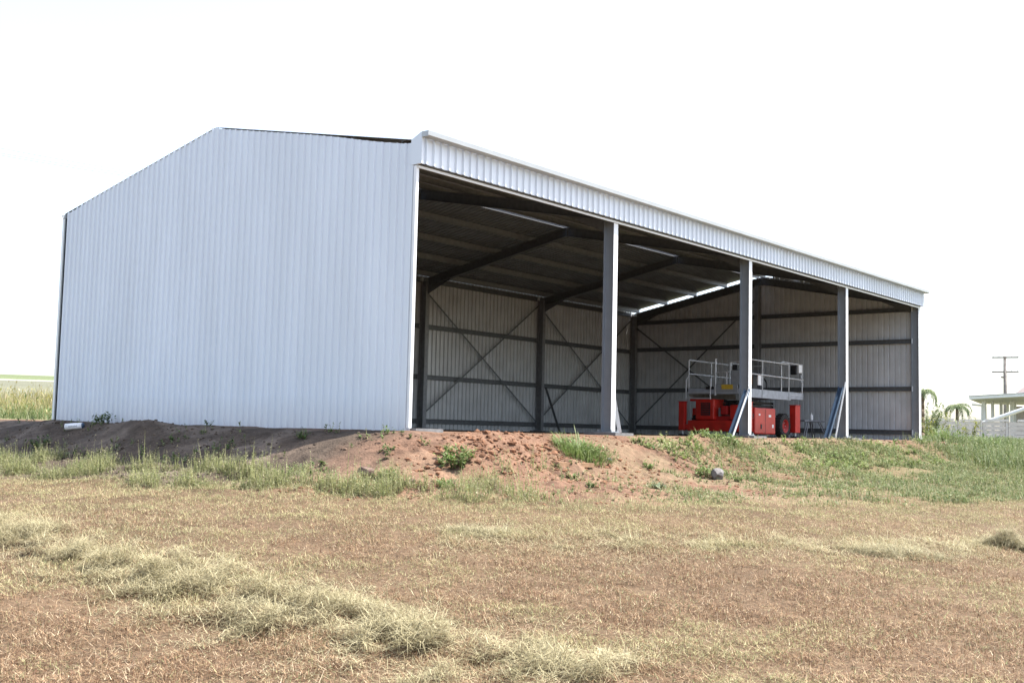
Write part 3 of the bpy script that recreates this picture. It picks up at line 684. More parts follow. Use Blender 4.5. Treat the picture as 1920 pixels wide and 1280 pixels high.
def heap(n, cx_, cy_, sx, sy, smin, smax, name, label, colr):
    x_ = rng.normal(cx_, sx, n); y_ = np.minimum(rng.normal(cy_, sy, n), -.35); s_ = smin*(smax/smin)**(rng.random(n)**2)
    P = iv[None]*(1+.7*(rng.random((n, len(iv), 1))-.5))*s_[:, None, None]*np.stack([rng.uniform(.8, 1.4, n), rng.uniform(.8, 1.4, n), rng.uniform(.5, .9, n)], -1)[:, None]+np.stack([x_, y_, gz(x_, y_)+s_*.1], -1)[:, None]
    cl = np.array(colr)[None]*rng.uniform(.7, 1.3, (n, 1))
    o_ = bpy.data.objects.new(name, big_mesh(name, P.reshape(-1, 3), (itf[None]+(np.arange(n)*len(iv))[:, None, None]).reshape(-1, 3), np.repeat(cl, len(iv), 0))); o_.data.materials.append(M['clod']); link(o_)
    return tag(o_, label, 'soil', None, 'stuff')
heap(900, 1.0, -1.6, 1.2, .5, .010, .06, 'soil_rubble', 'broken lumps of red-brown soil on the heap by the near shed corner', (.18, .095, .057))
clods('gravel', 900, 9, 26, -3, .1, 1.8, .01, .05, 'pale soil clods along the open front of the shed', (.27, .18, .12))

# ------------------------------------------------------------------ grass and weeds
def blades(P, az, ln, wd, lean_, curl, colr, segs=2):
    """tapered bent blades; all arguments arrays of n"""
    n = len(P); t = np.linspace(0, 1, segs+1)
    dirh = np.stack([np.cos(az), np.sin(az), 0*az], -1); sd = np.stack([-np.sin(az), np.cos(az), 0*az], -1)
    pts = [P]; ang = lean_
    for k in range(segs):
        step = ln/segs
        pts.append(pts[-1]+(dirh*np.sin(ang)[:, None]+np.array([0, 0, 1])*np.cos(ang)[:, None])*step[:, None]); ang = ang+curl/segs
    V_ = []
    for k in range(segs):
        w_ = (wd*(1-.35*t[k]))[:, None]*.5; V_ += [pts[k]-sd*w_, pts[k]+sd*w_]
    V_.append(pts[-1]); V_ = np.stack(V_, 1); m_ = 2*segs+1
    Fq = []
    for k in range(segs-1): Fq += [(2*k, 2*k+1, 2*k+3), (2*k, 2*k+3, 2*k+2)]
    Fq.append((2*segs-2, 2*segs-1, 2*segs)); Fq = np.array(Fq)
    Fa = Fq[None]+(np.arange(n)*m_)[:, None, None]
    return V_.reshape(-1, 3), Fa.reshape(-1, 3), np.repeat(colr, m_, 0)
def leaves(P, az, tilt, ln, wd, colr):
    """diamond leaves folded along the midrib"""
    n = len(P); h = np.stack([np.cos(az)*np.cos(tilt), np.sin(az)*np.cos(tilt), np.sin(tilt)], -1)
    sd = np.stack([-np.sin(az), np.cos(az), 0*az], -1); up = np.cross(h, sd)*-1
    a_ = P; b_ = P+h*(ln*.45)[:, None]+sd*(wd*.5)[:, None]+up*(wd*.12)[:, None]; c_ = P+h*ln[:, None]-np.array([0, 0, 1])*(ln*.12)[:, None]; e_ = P+h*(ln*.45)[:, None]-sd*(wd*.5)[:, None]+up*(wd*.12)[:, None]
    V_ = np.stack([a_, b_, c_, e_], 1); Fa = np.array([[0, 1, 2], [0, 2, 3]])[None]+(np.arange(n)*4)[:, None, None]
    return V_.reshape(-1, 3), Fa.reshape(-1, 3), np.repeat(colr, 4, 0)
def merge(parts):
    V_, F_, C_ = [], [], []; o_ = 0
    for v, f, c_ in parts: V_.append(v); F_.append(f+o_); C_.append(c_); o_ += len(v)
    return np.concatenate(V_), np.concatenate(F_), np.concatenate(C_)
def stuff(name, parts, mt, label, cat='grass'):
    V_, F_, C_ = merge(parts); o_ = bpy.data.objects.new(name, big_mesh(name, V_, F_, C_)); o_.data.materials.append(mt); link(o_)
    return tag(o_, label, cat, None, 'stuff')
VEG = .68
def pick(pal, wts, n): 
    pal = np.array(pal); k = rng.choice(len(pal), n, p=np.array(wts)/sum(wts)); return pal[k]*rng.uniform(.75, 1.2, (n, 1))*VEG
def wedge(n, r0, r1, half, power=1.0):
    r_ = r0+(r1-r0)*rng.random(n)**power; a_ = YAW+rng.uniform(-half, half, n)
    return CAM[0]+r_*np.cos(a_), CAM[1]+r_*np.sin(a_), r_
def bumpy(xx, yy):
    z = np.zeros_like(xx)
    for (a_, b_, sx, sy, h) in HAY: z = np.maximum(z, h*np.exp(-((xx-a_)/sx)**2-((yy-b_)/sy)**2))
    return z

# hay windrow (curved, lower left), second swath and clumps to the right
def chain(pts): return [G(*p) for p in pts]
wind = chain([(-120, 985), (-20, 1003), (90, 1024), (190, 1050), (270, 1078), (350, 1092), (420, 1112), (500, 1140), (590, 1165), (680, 1200), (760, 1228), (870, 1252), (980, 1268), (1120, 1292)])
swath = chain([(820, 1008), (940, 1015), (1060, 1018), (1180, 1020), (1300, 1018), (1420, 1020), (1540, 1025), (1660, 1030), (1780, 1022), (1900, 1022), (2040, 1020)])
def hay_row(name, pts, wid, h, n, label, gaps=0):
    P = np.array([p[:] for p in pts]); seg = np.linalg.norm(np.diff(P, axis=0), axis=1); cum = np.r_[0, np.cumsum(seg)]
    s_ = rng.uniform(0, cum[-1], n); bx_ = np.interp(s_, cum, P[:, 0]); by_ = np.interp(s_, cum, P[:, 1])
    tg = np.stack([np.interp(s_+.1, cum, P[:, 0])-np.interp(s_-.1, cum, P[:, 0]), np.interp(s_+.1, cum, P[:, 1])-np.interp(s_-.1, cum, P[:, 1])], -1); tg /= np.linalg.norm(tg, axis=1)[:, None]+1e-9
    lat = rng.normal(0, 1, n)*wid*(.65+.7*vnoise(s_/.5, s_*0, 71))
    xx = bx_-tg[:, 1]*lat; yy = by_+tg[:, 0]*lat
    clump = sstep(.44, .60, fbm(xx, yy, .27, 3, 81)+.10*(np.exp(-(lat/wid)**2)-.6))
    prof_ = np.exp(-(lat/wid/1.25)**2); top = h*(.03+1.0*clump*(.6+.7*vnoise(xx/.23, yy/.23, 83)))*prof_
    keep = rng.random(n) < (.34+.66*clump if not gaps else .3+.5*clump); xx, yy, top, clump, tg = xx[keep], yy[keep], top[keep], clump[keep], tg[keep]
    n = len(xx); z = gz(xx, yy)+top*rng.random(n)**.6+.006
    az = rng.uniform(0, 6.28, n)
    ln = rng.uniform(.04, .15, n)*(.8+.5*clump)*np.where(rng.random(n) < .06, 1.8, 1); wd = rng.uniform(.003, .0055, n)
    lean_ = np.clip(rng.normal(1.56, .20, n), 1.0, 2.1); curl = rng.normal(-.05, .9, n); wild = rng.random(n) < .05; lean_[wild] *= .55
    c_ = np.where((rng.random(n) < .18+.34*clump*(1-gaps))[:, None], pick([(.56, .495, .30), (.48, .425, .25), (.37, .32, .18), (.27, .235, .13)], [3, 3, 2, 1.3], n), pick([(.76, .68, .43), (.66, .58, .35), (.54, .47, .28)], [3, 3, 2.5], n))
    olive = rng.random(n) < .55*sstep(.45, .62, fbm(xx, yy, .28, 2, 85)); c_[olive] = pick([(.43, .375, .21), (.34, .30, .16), (.48, .41, .23)], [2, 2, 1], int(olive.sum()))
    return stuff(name, [blades(np.stack([xx, yy, z], -1), az, ln, wd, lean_, curl, c_, 2)], M['straw'], label, 'hay')
hay_row('hay_windrow', wind, .50, .18, 100000, 'curved windrow of raked pale hay in the lower left foreground')
hay_row('hay_swath', swath, .46, .022, 60000, 'thin pale swath of cut hay across the mown field', 1)
def hay_clump(px, py, r_, h, n, label):
    c_ = G(px, py); a_ = rng.uniform(0, 6.28, n); q = np.sqrt(rng.random(n)); xx = c_.x+_r[0]*q*np.cos(a_)*r_*1.5+_f[0]*q*np.sin(a_)*r_*.8; yy = c_.y+_r[1]*q*np.cos(a_)*r_*1.5+_f[1]*q*np.sin(a_)*r_*.8
    z = gz(xx, yy)+h*(1-q**2)*rng.random(n)**.5*(.05+1.5*sstep(.35, .65, fbm(xx, yy, .16, 2, 5)))
    cc = pick([(.60, .53, .34), (.48, .43, .26), (.36, .33, .19)], [3, 3, 2], n)
    return stuff('hay_clump', [blades(np.stack([xx, yy, z], -1), rng.uniform(0, 6.28, n), rng.uniform(.06, .2, n), rng.uniform(.003, .0055, n), np.clip(rng.normal(1.5, .26, n), .8, 2.1), rng.normal(0, .6, n), cc, 3)], M['straw'], label, 'hay')
hay_clump(1908, 1030, .30, .17, 7500, 'tall clump of cut hay at the right edge of the mown field')
hay_clump(1690, 1040, .36, .07, 4200, 'low clump of cut hay left of the taller clump on the right')
hay_clump(905, 998, .30, .035, 1800, 'small low clump of cut hay in the middle of the mown field')

# mown dry grass: stubble and matted cut straw
def mown(n, r0, r1, half, power, name, label, scale, skip=None):
    xx, yy, rr_ = wedge(n, r0, r1, math.radians(half), power)
    if skip:
        o_ = np.abs(np.arctan2(yy-CAM[1], xx-CAM[0])-YAW) > math.radians(skip); xx, yy, rr_ = xx[o_], yy[o_], rr_[o_]; n = len(xx)
    d_, db_, dz_ = zones(xx, yy); ok = ((dz_ > db_-.9*rng.random(n)**2) & (d_ > 2.6)) | ((d_ > 1.3) & (rng.random(n) < .34*sstep(.40, .6, fbm(xx, yy, .7, 3, 131))*sstep(1.0, 4.5, xx-yy))); xx, yy, rr_ = xx[ok], yy[ok], rr_[ok]; n = len(xx)
    pt = fbm(xx, yy, 1.3, 4, 101); pt2 = fbm(xx, yy, .30, 3, 111)
    keep = rng.random(n) < np.clip(.72+2.2*(pt2-.46), .28, 1); xx, yy, rr_, pt, pt2 = xx[keep], yy[keep], rr_[keep], pt[keep], pt2[keep]; n = len(xx)
    ca = pick([(.47, .345, .20), (.38, .265, .15), (.29, .18, .105), (.57, .45, .28), (.19, .115, .07), (.72, .62, .42)], [4, 3.5, 3.5, 3, 3.5, 2.2], n)*np.array([1.05, .96, .95])
    cb_ = pick([(.66, .58, .33), (.58, .51, .27), (.48, .42, .21), (.42, .41, .19)], [3, 3, 2.5, 2.5], n)
    dd_ = dist(xx, yy)-np.interp(xx-yy, DB_S, DB_D)
    edge = sstep(1.6, .0, dd_); pale = sstep(4.6, 1.0, dd_)
    gm = np.clip(sstep(.50, .64, pt)*.6+pale*.5+edge*.2+.02, 0, 1); sel = rng.random(n) < gm
    c_ = np.where(sel[:, None], cb_, ca)
    grn = (rng.random(n) < .03+.10*sstep(.5, .7, fbm(xx, yy, .9, 3, 121))+.28*edge); c_[grn] = pick([(.33, .35, .16), (.40, .40, .21)], [1, 1], int(grn.sum()))
    up = rng.random(n) < .5; lng = rng.random(n) < .03
    ln = np.where(up, rng.uniform(.02, .05, n), rng.uniform(.03, .085, n))*(1+.35*edge)*np.where(lng, 2.0, 1)*scale
    wd = rng.uniform(.0035, .0065, n)*(1+.03*np.maximum(rr_-8, 0))
    le = np.where(up, rng.uniform(0, .9, n), np.clip(rng.normal(1.4, .25, n), .7, 1.75))
    z = gz(xx, yy)+np.where(up, -.004, .003+.028*rng.random(n)**2)+.035*sstep(.45, .7, pt2)*rng.random(n)
    stuff(name, [blades(np.stack([xx, yy, z], -1), rng.uniform(0, 6.28, n), ln, wd, le, np.zeros(n), c_, 1)], M['straw'], label)
mown(760000, 5.6, 24, 32, 1.35, 'mown_grass', 'short dry mown grass and straw covering the foreground field', 1.0)
mown(420000, 4.0, 26, 62, 1.1, 'mown_grass', 'dry mown grass of the field to either side of the foreground', 1.15, 32)

def weeds(xx, yy, h, nleaf, ls, pal, wts, spread=.35, stalk=True, stalk_c=(.36, .36, .16), wdr=.5):
    """upright little weeds: a stalk with leaves all the way up"""
    n = len(xx); z = gz(xx, yy); az = rng.uniform(0, 6.28, n); le = rng.uniform(0, spread, n); parts = []
    base = np.stack([xx, yy, z-.01], -1); dr = np.stack([np.cos(az)*np.sin(le), np.sin(az)*np.sin(le), np.cos(le)], -1)
    if stalk: parts.append(blades(base, az, h, np.full(n, .006)+.004*rng.random(n), le, rng.normal(0, .25, n), np.array(stalk_c)[None]*rng.uniform(.8, 1.2, (n, 1)), 2))
    t_ = rng.uniform(.12, 1.0, (n, nleaf)); P = base[:, None]+dr[:, None]*(t_*h[:, None])[..., None]; P = P.reshape(-1, 3); k = len(P)
    l_ = np.repeat(h, nleaf)*0+ls*rng.uniform(.5, 1.3, k)*(1.15-.6*t_.ravel())
    parts.append(leaves(P, rng.uniform(0, 6.28, k), rng.normal(.35, .45, k), l_, l_*wdr*rng.uniform(.7, 1.2, k), np.repeat(pick(pal, wts, n), nleaf, 0)*rng.uniform(.8, 1.2, (k, 1))))
    return parts
PALE = [(.34, .36, .16), (.41, .41, .21), (.27, .32, .12), (.48, .45, .27)]; GREEN = [(.13, .20, .06), (.19, .26, .09), (.25, .31, .13), (.33, .36, .18)]
# left verge
n = 10000; xx = rng.uniform(-5.2, 3.5, n*9); yy = rng.uniform(-5, 13.5, n*9); dd = dist(xx, yy)
s_ = xx-yy; db_ = np.interp(s_, DB_S, DB_D); dn = dd+(fbm(xx, yy, 1.0, 3, 141)-.5)*1.7; cl_ = fbm(xx, yy, .55, 3, 151)
ok = (dn > 2.55) & (dd > 2.15) & (dd < db_+.35*vnoise(xx/.4, yy/.4, 9)) & (rng.random(n*9) < (.06+1.1*sstep(.42, .60, cl_))*sstep(4.5, -1.5, s_+3*(fbm(xx, yy, .9, 2, 44)-.5))); xx, yy, cl_ = xx[ok][:n], yy[ok][:n], cl_[ok][:n]
h = rng.uniform(.06, .22, len(xx))*(.25+1.6*sstep(.38, .68, cl_)); h[rng.random(len(h)) < .05] *= 1.9
pts = weeds(xx, yy, h, 12, .042, PALE, [3, 3, 2, 3], .45)
n = 15000; q = rng.integers(0, len(xx), n); bx_ = xx[q]+rng.normal(0, .14, n); by_ = yy[q]+rng.normal(0, .14, n)
pts.append(blades(np.stack([bx_, by_, gz(bx_, by_)-.01], -1), rng.uniform(0, 6.28, n), rng.uniform(.05, .17, n), rng.uniform(.004, .008, n), rng.uniform(0, 1.1, n), rng.normal(.4, .5, n), pick(PALE+[(.55, .49, .30)], [3, 3, 1, 2, 3], n), 2))
stuff('verge_weeds', pts, M['leaf'], 'pale green weeds along the foot of the bank below the gable wall', 'weeds')
# right green slope
n = 30000; xx = rng.uniform(1.5, 34, n*3); yy = rng.uniform(-10, .2, n*3); d_, db_, dn = zones(xx, yy); s_ = xx-yy
dens = sstep(4.5, 16, s_+(fbm(xx, yy, 2.0, 3, 171)-.5)*11)*(.05+1.0*sstep(.43, .60, fbm(xx, yy, .75, 3, 181)))
ok = (d_ > .75+.5*vnoise(xx/.7, yy/.7, 5)) & (d_ < db_+.2) & (rng.random(n*3) < dens); xx, yy = xx[ok][:n], yy[ok][:n]; rr_ = np.hypot(xx-CAM[0], yy-CAM[1])
h = rng.uniform(.05, .19, len(xx))*(.3+1.2*sstep(.35, .7, fbm(xx, yy, .8, 3, 191)))*(1+.5*sstep(14, 26, xx))
pts = weeds(xx, yy, h, 8, .065, GREEN+[(.40, .42, .2)], [1.5, 3, 3, 3, 2])
n = 60000; q = rng.integers(0, len(xx), n); bx_ = xx[q]+rng.normal(0, .15, n); by_ = yy[q]+rng.normal(0, .15, n)
pts.append(blades(np.stack([bx_, by_, gz(bx_, by_)-.01], -1), rng.uniform(0, 6.28, n), rng.uniform(.05, .2, n), rng.uniform(.006, .012, n), rng.uniform(0, .9, n), rng.normal(.5, .4, n), pick(GREEN+[(.55, .48, .28), (.48, .42, .24)], [2, 3, 3, 3, 3, 3], n), 2))
stuff('slope_weeds', pts, M['leaf'], 'green weeds and grass covering the slope on the right', 'weeds')
n = 650; xx = rng.uniform(5, 25, n*6); yy = rng.uniform(-2.6, -.7, n*6); ok = rng.random(n*6) < sstep(.52, .66, fbm(xx, yy, .6, 3, 175)); xx, yy = xx[ok][:n], yy[ok][:n]
stuff('edge_weeds', weeds(xx, yy, rng.uniform(.07, .24, len(xx)), 14, .10, [(.28, .36, .11), (.36, .42, .17), (.20, .29, .08), (.44, .47, .25)], [3, 3, 2, 1], .9), M['leaf'], 'bright leafy weeds along the open front of the shed', 'weeds')
# tall lush grass by the right corner
n = 5200; xx = rng.uniform(20, 40, n*2); yy = rng.uniform(-5.5, 2.2, n*2); ok = (((xx > 24.8) | (yy < -.6)) & (rng.random(n*2) < sstep(20, 27, xx-.6*yy)*sstep(.3, .55, fbm(xx, yy, 1.4, 3, 201)))); xx, yy = xx[ok][:n], yy[ok][:n]
h = rng.uniform(.5, 1.4, len(xx))*(.16+.17*np.clip(-yy, 0, 3)); pts = weeds(xx, yy, h, 10, .10, GREEN+[(.4, .42, .25)], [2, 3, 3, 2, 1])
n = 16000; q = rng.integers(0, len(xx), n); bx_ = xx[q]+rng.normal(0, .2, n); by_ = yy[q]+rng.normal(0, .2, n)
pts.append(blades(np.stack([bx_, by_, gz(bx_, by_)-.01], -1), rng.uniform(0, 6.28, n), rng.uniform(.5, 1.4, n)*(.18+.18*np.clip(-by_, 0, 3)), rng.uniform(.010, .018, n), rng.uniform(0, .8, n), rng.normal(.8, .5, n), pick(GREEN, [2, 3, 3, 2], n), 3))
stuff('lush_grass', pts, M['leaf'], 'lush tall grass growing past the far corner of the shed', 'grass')
# sparse small weeds over the bare dirt
n = 1500; xx = rng.uniform(-2.4, 13, n*5); yy = rng.uniform(-5, -.5, n*5); d_, db_, dn = zones(xx, yy); s_ = xx-yy
ok = (d_ > .7) & (d_ < db_) & (rng.random(n*5) < sstep(1.5, 7, s_)*sstep(.45, .66, fbm(xx, yy, .8, 2, 211))); xx, yy = xx[ok][:n], yy[ok][:n]
stuff('sparse_weeds', weeds(xx, yy, rng.uniform(.03, .12, len(xx)), 12, .055, GREEN+PALE, [1, 2, 2, 2, 2, 2, 1, 2], .8), M['leaf'], 'sparse small weeds scattered over the bare dirt', 'weeds')
# shaded weeds on the bank below the gable wall
n = 420; q = rng.uniform(-1, 13, n*2); dd = rng.uniform(.25, 2.6, n*2); ok = rng.random(n*2) < sstep(.56, .72, fbm(q, dd, .8, 2, 221))+.25*sstep(1.6, 2.3, dd); xx, yy = -dd[ok][:n], q[ok][:n]
stuff('bank_weeds', weeds(xx, yy, rng.uniform(.05, .2, len(xx)), 14, .07, GREEN, [3, 3, 2, 1], .8), M['leaf'], 'dark green weeds growing on the shaded dirt bank', 'weeds')
# tall grass field left of the shed
n = 22000; xx = rng.uniform(-16, 14, n); yy = 18.2+rng.uniform(0, 1, n)**1.5*18
hh = (.35+.60*sstep(18, 24, yy))*rng.uniform(.55, 1.2, n)*(.75+.5*fbm(xx, yy, 2.5, 2, 231))
cc = np.where((rng.random(n) < sstep(.35, .9, hh))[:, None], pick([(.40, .36, .12), (.46, .40, .20), (.33, .32, .10), (.54, .44, .28)], [3, 3, 3, 2], n), pick(GREEN, [2, 3, 3, 2], n))
pts = [blades(np.stack([xx, yy, gz(xx, yy)-.02], -1), rng.uniform(0, 6.28, n), hh, rng.uniform(.008, .02, n), rng.uniform(0, .9, n), rng.normal(.5, .4, n), cc, 3)]
k = rng.random(n) < .35; pts.append(leaves(np.stack([xx[k], yy[k], gz(xx[k], yy[k])+hh[k]*rng.uniform(.3, .95, k.sum())], -1), rng.uniform(0, 6.28, k.sum()), rng.normal(.6, .4, k.sum()), rng.uniform(.1, .25, k.sum()), rng.uniform(.02, .06, k.sum()), cc[k]*1.1))
stuff('tall_grass', pts, M['leaf'], 'tall yellow-green grass field left of the shed')

# ---- single plants
def plant(name, c, r_, h, nst, nleaf, ls, pal, label, cat='plant', wdr=.5, group=None, blade=0, upright=.7):
    o_ = empty(name, c, label, cat, group); n = nst
    a_ = rng.uniform(0, 6.28, n); q = np.sqrt(rng.random(n))*r_*.35; le = rng.uniform(.05, upright, n); hl = h*rng.uniform(.6, 1.1, n)
    bx_ = c.x+q*np.cos(a_); by_ = c.y+q*np.sin(a_); base = np.stack([bx_, by_, gz(bx_, by_)-.01], -1)
    st = blades(base, a_, hl, np.full(n, max(.006, h*.02)), le, np.full(n, .3), pick([(.24, .26, .10)], [1], n), 3)
    me = big_mesh('stems', *st); me.materials.append(M['leaf']); link(bpy.data.objects.new('stems', me), o_, (0, 0, 0))
    dr = np.stack([np.cos(a_)*np.sin(le+.12), np.sin(a_)*np.sin(le+.12), np.cos(le+.12)], -1)
    t_ = rng.uniform(.15, 1, (n, nleaf)); P = (base[:, None]+dr[:, None]*(t_*hl[:, None])[..., None]).reshape(-1, 3); k = len(P); l_ = ls*rng.uniform(.55, 1.25, k)
    parts = [leaves(P, rng.uniform(0, 6.28, k), rng.normal(.25, .45, k), l_, l_*wdr, pick(pal, [1]*len(pal), k))]
    if blade:
        n2_ = blade; a2 = rng.uniform(0, 6.28, n2_); q2 = np.sqrt(rng.random(n2_))*r_*.6; bx2 = c.x+q2*np.cos(a2); by2 = c.y+q2*np.sin(a2)
        parts.append(blades(np.stack([bx2, by2, gz(bx2, by2)-.01], -1), a2+rng.normal(0, .5, n2_), h*rng.uniform(.5, 1.15, n2_), rng.uniform(.007, .014, n2_), rng.uniform(.05, .7, n2_), rng.uniform(.3, 1.7, n2_), pick(pal, [1]*len(pal), n2_), 4))
    me = big_mesh('leaves', *merge(parts)); me.materials.append(M['leaf']); link(bpy.data.objects.new('leaves', me), o_, (0, 0, 0))
    return o_
LG = [(.20, .30, .08), (.27, .36, .12), (.33, .40, .18), (.15, .24, .06)]; DG = [(.09, .16, .04), (.13, .20, .06), (.17, .24, .08)]; YG = [(.36, .36, .10), (.30, .32, .10), (.24, .28, .09)]
cl = G(1092, 854); gc_ = plant('grass_clump', cl, .85, .30, 60, 14, .07, LG, 'bushy green grass clump with long arching blades before the first column', 'grass clump', .4, None, 700)
nb = 7; a2 = np.array([2.6, 2.4, 1.2, .9, -.6, -.8, 2.0]); hb = np.array([.62, .5, .60, .5, .55, .45, .42])
me = big_mesh('long_blades', *blades(np.stack([cl.x+.1*np.cos(a2), cl.y+.1*np.sin(a2), np.full(nb, cl.z)], -1), a2, hb, np.full(nb, .022), np.array([.35, .3, .25, .3, .35, .5, .6]), np.array([1.3, 1.0, .25, .5, 1.5, 1.6, 1.2]), pick([(.35, .42, .2)], [1], nb), 6)); me.materials.append(M['leaf'])
link(bpy.data.objects.new('long_blades', me), gc_, (0, 0, 0))
plant('leafy_plant', G(852, 866), .7, .24, 44, 12, .085, LG, 'bright green leafy plant growing on the red dirt mound')
plant('leafy_plant', G(1322, 892), .45, .22, 30, 12, .07, LG, 'bright green leafy plant directly behind the large grey rock')
plant('leafy_plant', G(1385, 902), .14, .13, 10, 10, .06, LG, 'small leafy plant just right of the large grey rock')
plant('leafy_plant', G(1232, 915), .14, .13, 12, 10, .07, [(.22, .28, .16), (.34, .38, .27), (.16, .22, .10)], 'small grey-green broadleaf plant in bare soil left of the grey rock')
plant('leafy_plant', G(1072, 897), .14, .1, 10, 10, .06, LG, 'small pale plant on the red dirt below the plank')
plant('leafy_plant', G(1107, 912), .14, .09, 10, 12, .05, DG, 'small dark plant on the dirt right below the plank')
plant('leafy_plant', G(1215, 878), .16, .12, 12, 10, .06, LG, 'small plant on bare dirt between the columns and the grey rock')
plant('leafy_plant', G(1192, 828), .2, .16, 14, 12, .06, LG, 'small weed clump at the floor edge right of the first column')
plant('leafy_plant', G(1352, 830), 1.1, .26, 60, 12, .1, LG, 'wide weed clump below the column in front of the red lift', 'plant', .4, None, 120)
c = atx(192, 788, -.35); c.z = float(gz(c.x, c.y)); plant('leafy_plant', c, .34, .26, 18, 14, .08, DG, 'dark green plant against the foot of the gable wall near its left end')
c = atx(392, 790, -.3); c.z = float(gz(c.x, c.y)); plant('leafy_plant', c, .14, .16, 7, 8, .06, DG, 'tiny dark plant at the middle of the gable wall foot')
plant('leafy_plant', G(566, 822), .16, .14, 10, 10, .06, DG, 'small dark plant on the shaded bank below the gable wall')
plant('leafy_plant', G(75, 838), .3, .25, 16, 12, .08, DG, 'dark plant in the shaded weeds left of the white tube')
plant('leafy_plant', G(720, 897), .24, .16, 16, 10, .06, LG, 'green weed tuft right of the larger brown rock', 'plant', .3, None, 120)
plant('leafy_plant', G(835, 912), .24, .14, 16, 10, .06, LG, 'green weed tuft on the field edge below the red mound', 'plant', .3, None, 120)
plant('young_shrub', at(1754, 826, 46.), 1.1, 1.25, 14, 26, .20, YG, 'yellow-green young shrub before the low block wall near the shed corner', 'shrub', .35, None, 0, .45)
plant('young_shrub', at(1816, 826, 46.), .9, 1.05, 8, 22, .26, YG, 'young olive-brown shrub before the middle of the low block wall', 'shrub', .25, None, 0, .3)
plant('green_tussock', at(1772, 846, 38.), .7, .65, 10, 8, .2, LG, 'bright green tussock right of the far shed corner', 'grass clump', .25, None, 260)
plant('green_tussock', at(1862, 846, 38.), .8, .7, 12, 10, .2, DG+LG, 'green tussock in front of the right part of the block wall', 'grass clump', .3, None, 260)

# ------------------------------------------------------------------ background on the right
def wallpt(px, D=62.): p = at(px, 822, D); return p
# low wall of pale blocks: courses of planks in panels between slim posts
A_ = at(1700, 822, 62); B_ = at(1985, 828, 60); wd_ = Vector((B_.x-A_.x, B_.y-A_.y, 0)); wl = wd_.length; wd_.normalize(); wn = Vector((wd_.y, -wd_.x, 0))
if wn.dot(Vector(CAM)-A_) < 0: wn = -wn
wz = min(float(gz(A_.x, A_.y)), float(gz(B_.x, B_.y)))-.05
wall = empty('block_wall', (A_.x, A_.y, wz), 'low wall of pale grey horizontal blocks right of the shed', 'wall')
npan = 6; pl_ = wl/npan; hc = .235; rj = random.Random(5)
for i in range(npan):
    for k in range(5):
        a = A_+wd_*(i*pl_+.07); b = A_+wd_*((i+1)*pl_-.07); a.z = b.z = wz+k*hc; off = wn*rj.uniform(-.02, .02)
        MB().prism([(-.09, 0), (.09, 0), (.09, hc-.025), (-.09, hc-.025)], a+off, b+off).build('block', M['block'], wall)
    a = A_+wd_*(i*pl_); 
    MB().prism([(-.07, 0), (.07, 0), (.07, 1.2), (-.07, 1.2)], (a.x-wd_.x*.05, a.y-wd_.y*.05, wz), (a.x+wd_.x*.05, a.y+wd_.y*.05, wz)).build('post', M['blockcap'], wall)
    h_ = 5*hc; a = A_+wd_*(i*pl_+.1+rj.uniform(0, .5)); b = A_+wd_*(i*pl_+rj.uniform(.9, 1.4)); a.z = b.z = wz+h_
    MB().prism([(-.12, 0), (.12, 0), (.12, .07+rj.uniform(0, .06)), (-.12, .07)], a, b).build('cap_stone', M['blockcap'], wall)
# veranda house
hD = 78.; hz = -.1
hs = empty('veranda_house', at(1880, 822, hD), 'pale house with flat veranda roof on posts at the right edge', 'house')
def H(px, py, D=hD): return at(px, py, D)
a = H(1817, 744); b = H(2010, 729, hD-6)
rw = Vector((b.x-a.x, b.y-a.y, 0)).normalized(); bk = Vector((_f[0], _f[1], 0)).normalized()
def slab(m_, a, b, dep, th):
    n = len(m_.v); 
    for p in (a, b, b+dep, a+dep): m_.v.append(tuple(p))
    for p in (a, b, b+dep, a+dep): m_.v.append((p.x, p.y, p.z-th))
    m_.f += [(n, n+1, n+2, n+3), (n+7, n+6, n+5, n+4), (n, n+4, n+5, n+1), (n+1, n+5, n+6, n+2), (n+2, n+6, n+7, n+3), (n+3, n+7, n+4, n)]; return m_
FL_, FR_, BR_, BL_ = H(1817, 743), H(2010, 732, hD-8), H(2010, 757, hD+14), H(1839, 752, hD+9)
def slab4(P4, th):
    m_ = MB(); m_.v += [tuple(p) for p in P4]+[(p.x, p.y, p.z-th) for p in P4]
    m_.f += [(0, 1, 2, 3), (7, 6, 5, 4), (0, 4, 5, 1), (1, 5, 6, 2), (2, 6, 7, 3), (3, 7, 4, 0)]; return m_
slab4((FL_, FR_, BR_, BL_), .2).build('roof', M['housewhite'], hs)
up_ = Vector((0, 0, .05)); slab4((FL_+up_-rw*.1-bk*.1, FR_+up_-bk*.1, BR_+up_, BL_+up_), .045).build('roof_sheet', M['roofmetal'], hs)
for px, D, wd2 in ((1845, hD+1.0, .26), (1861, hD+3, .18), (1877, hD+5, .18), (1889, hD+8, .18), (1897, hD+.6, .2), (1903, hD+3, .16)):
    p = at(px, 752, D); q = at(px, 822, D)
    MB().box((p.x-wd2/2, p.y-wd2/2, hz-.3), (p.x+wd2/2, p.y+wd2/2, p.z+.0)).build('post', M['housewhite'], hs)
p = at(1905, 760, hD+5); q = at(2000, 760, hD+1)
MB().prism([(-.1, 0), (.1, 0), (.1, 3.0), (-.1, 3.0)], (p.x, p.y, hz-.3), (q.x, q.y, hz-.3)).build('wall', M['housewall'], hs)
dpp = MB().path([at(1822, 758, hD-.2), at(1841, 760, hD-.2), at(1841, 800, hD-.2)], .06, 8).build('downpipe', M['housewhite'], hs)
p = at(1903, 738, hD+8); q = at(2010, 738, hD+4)
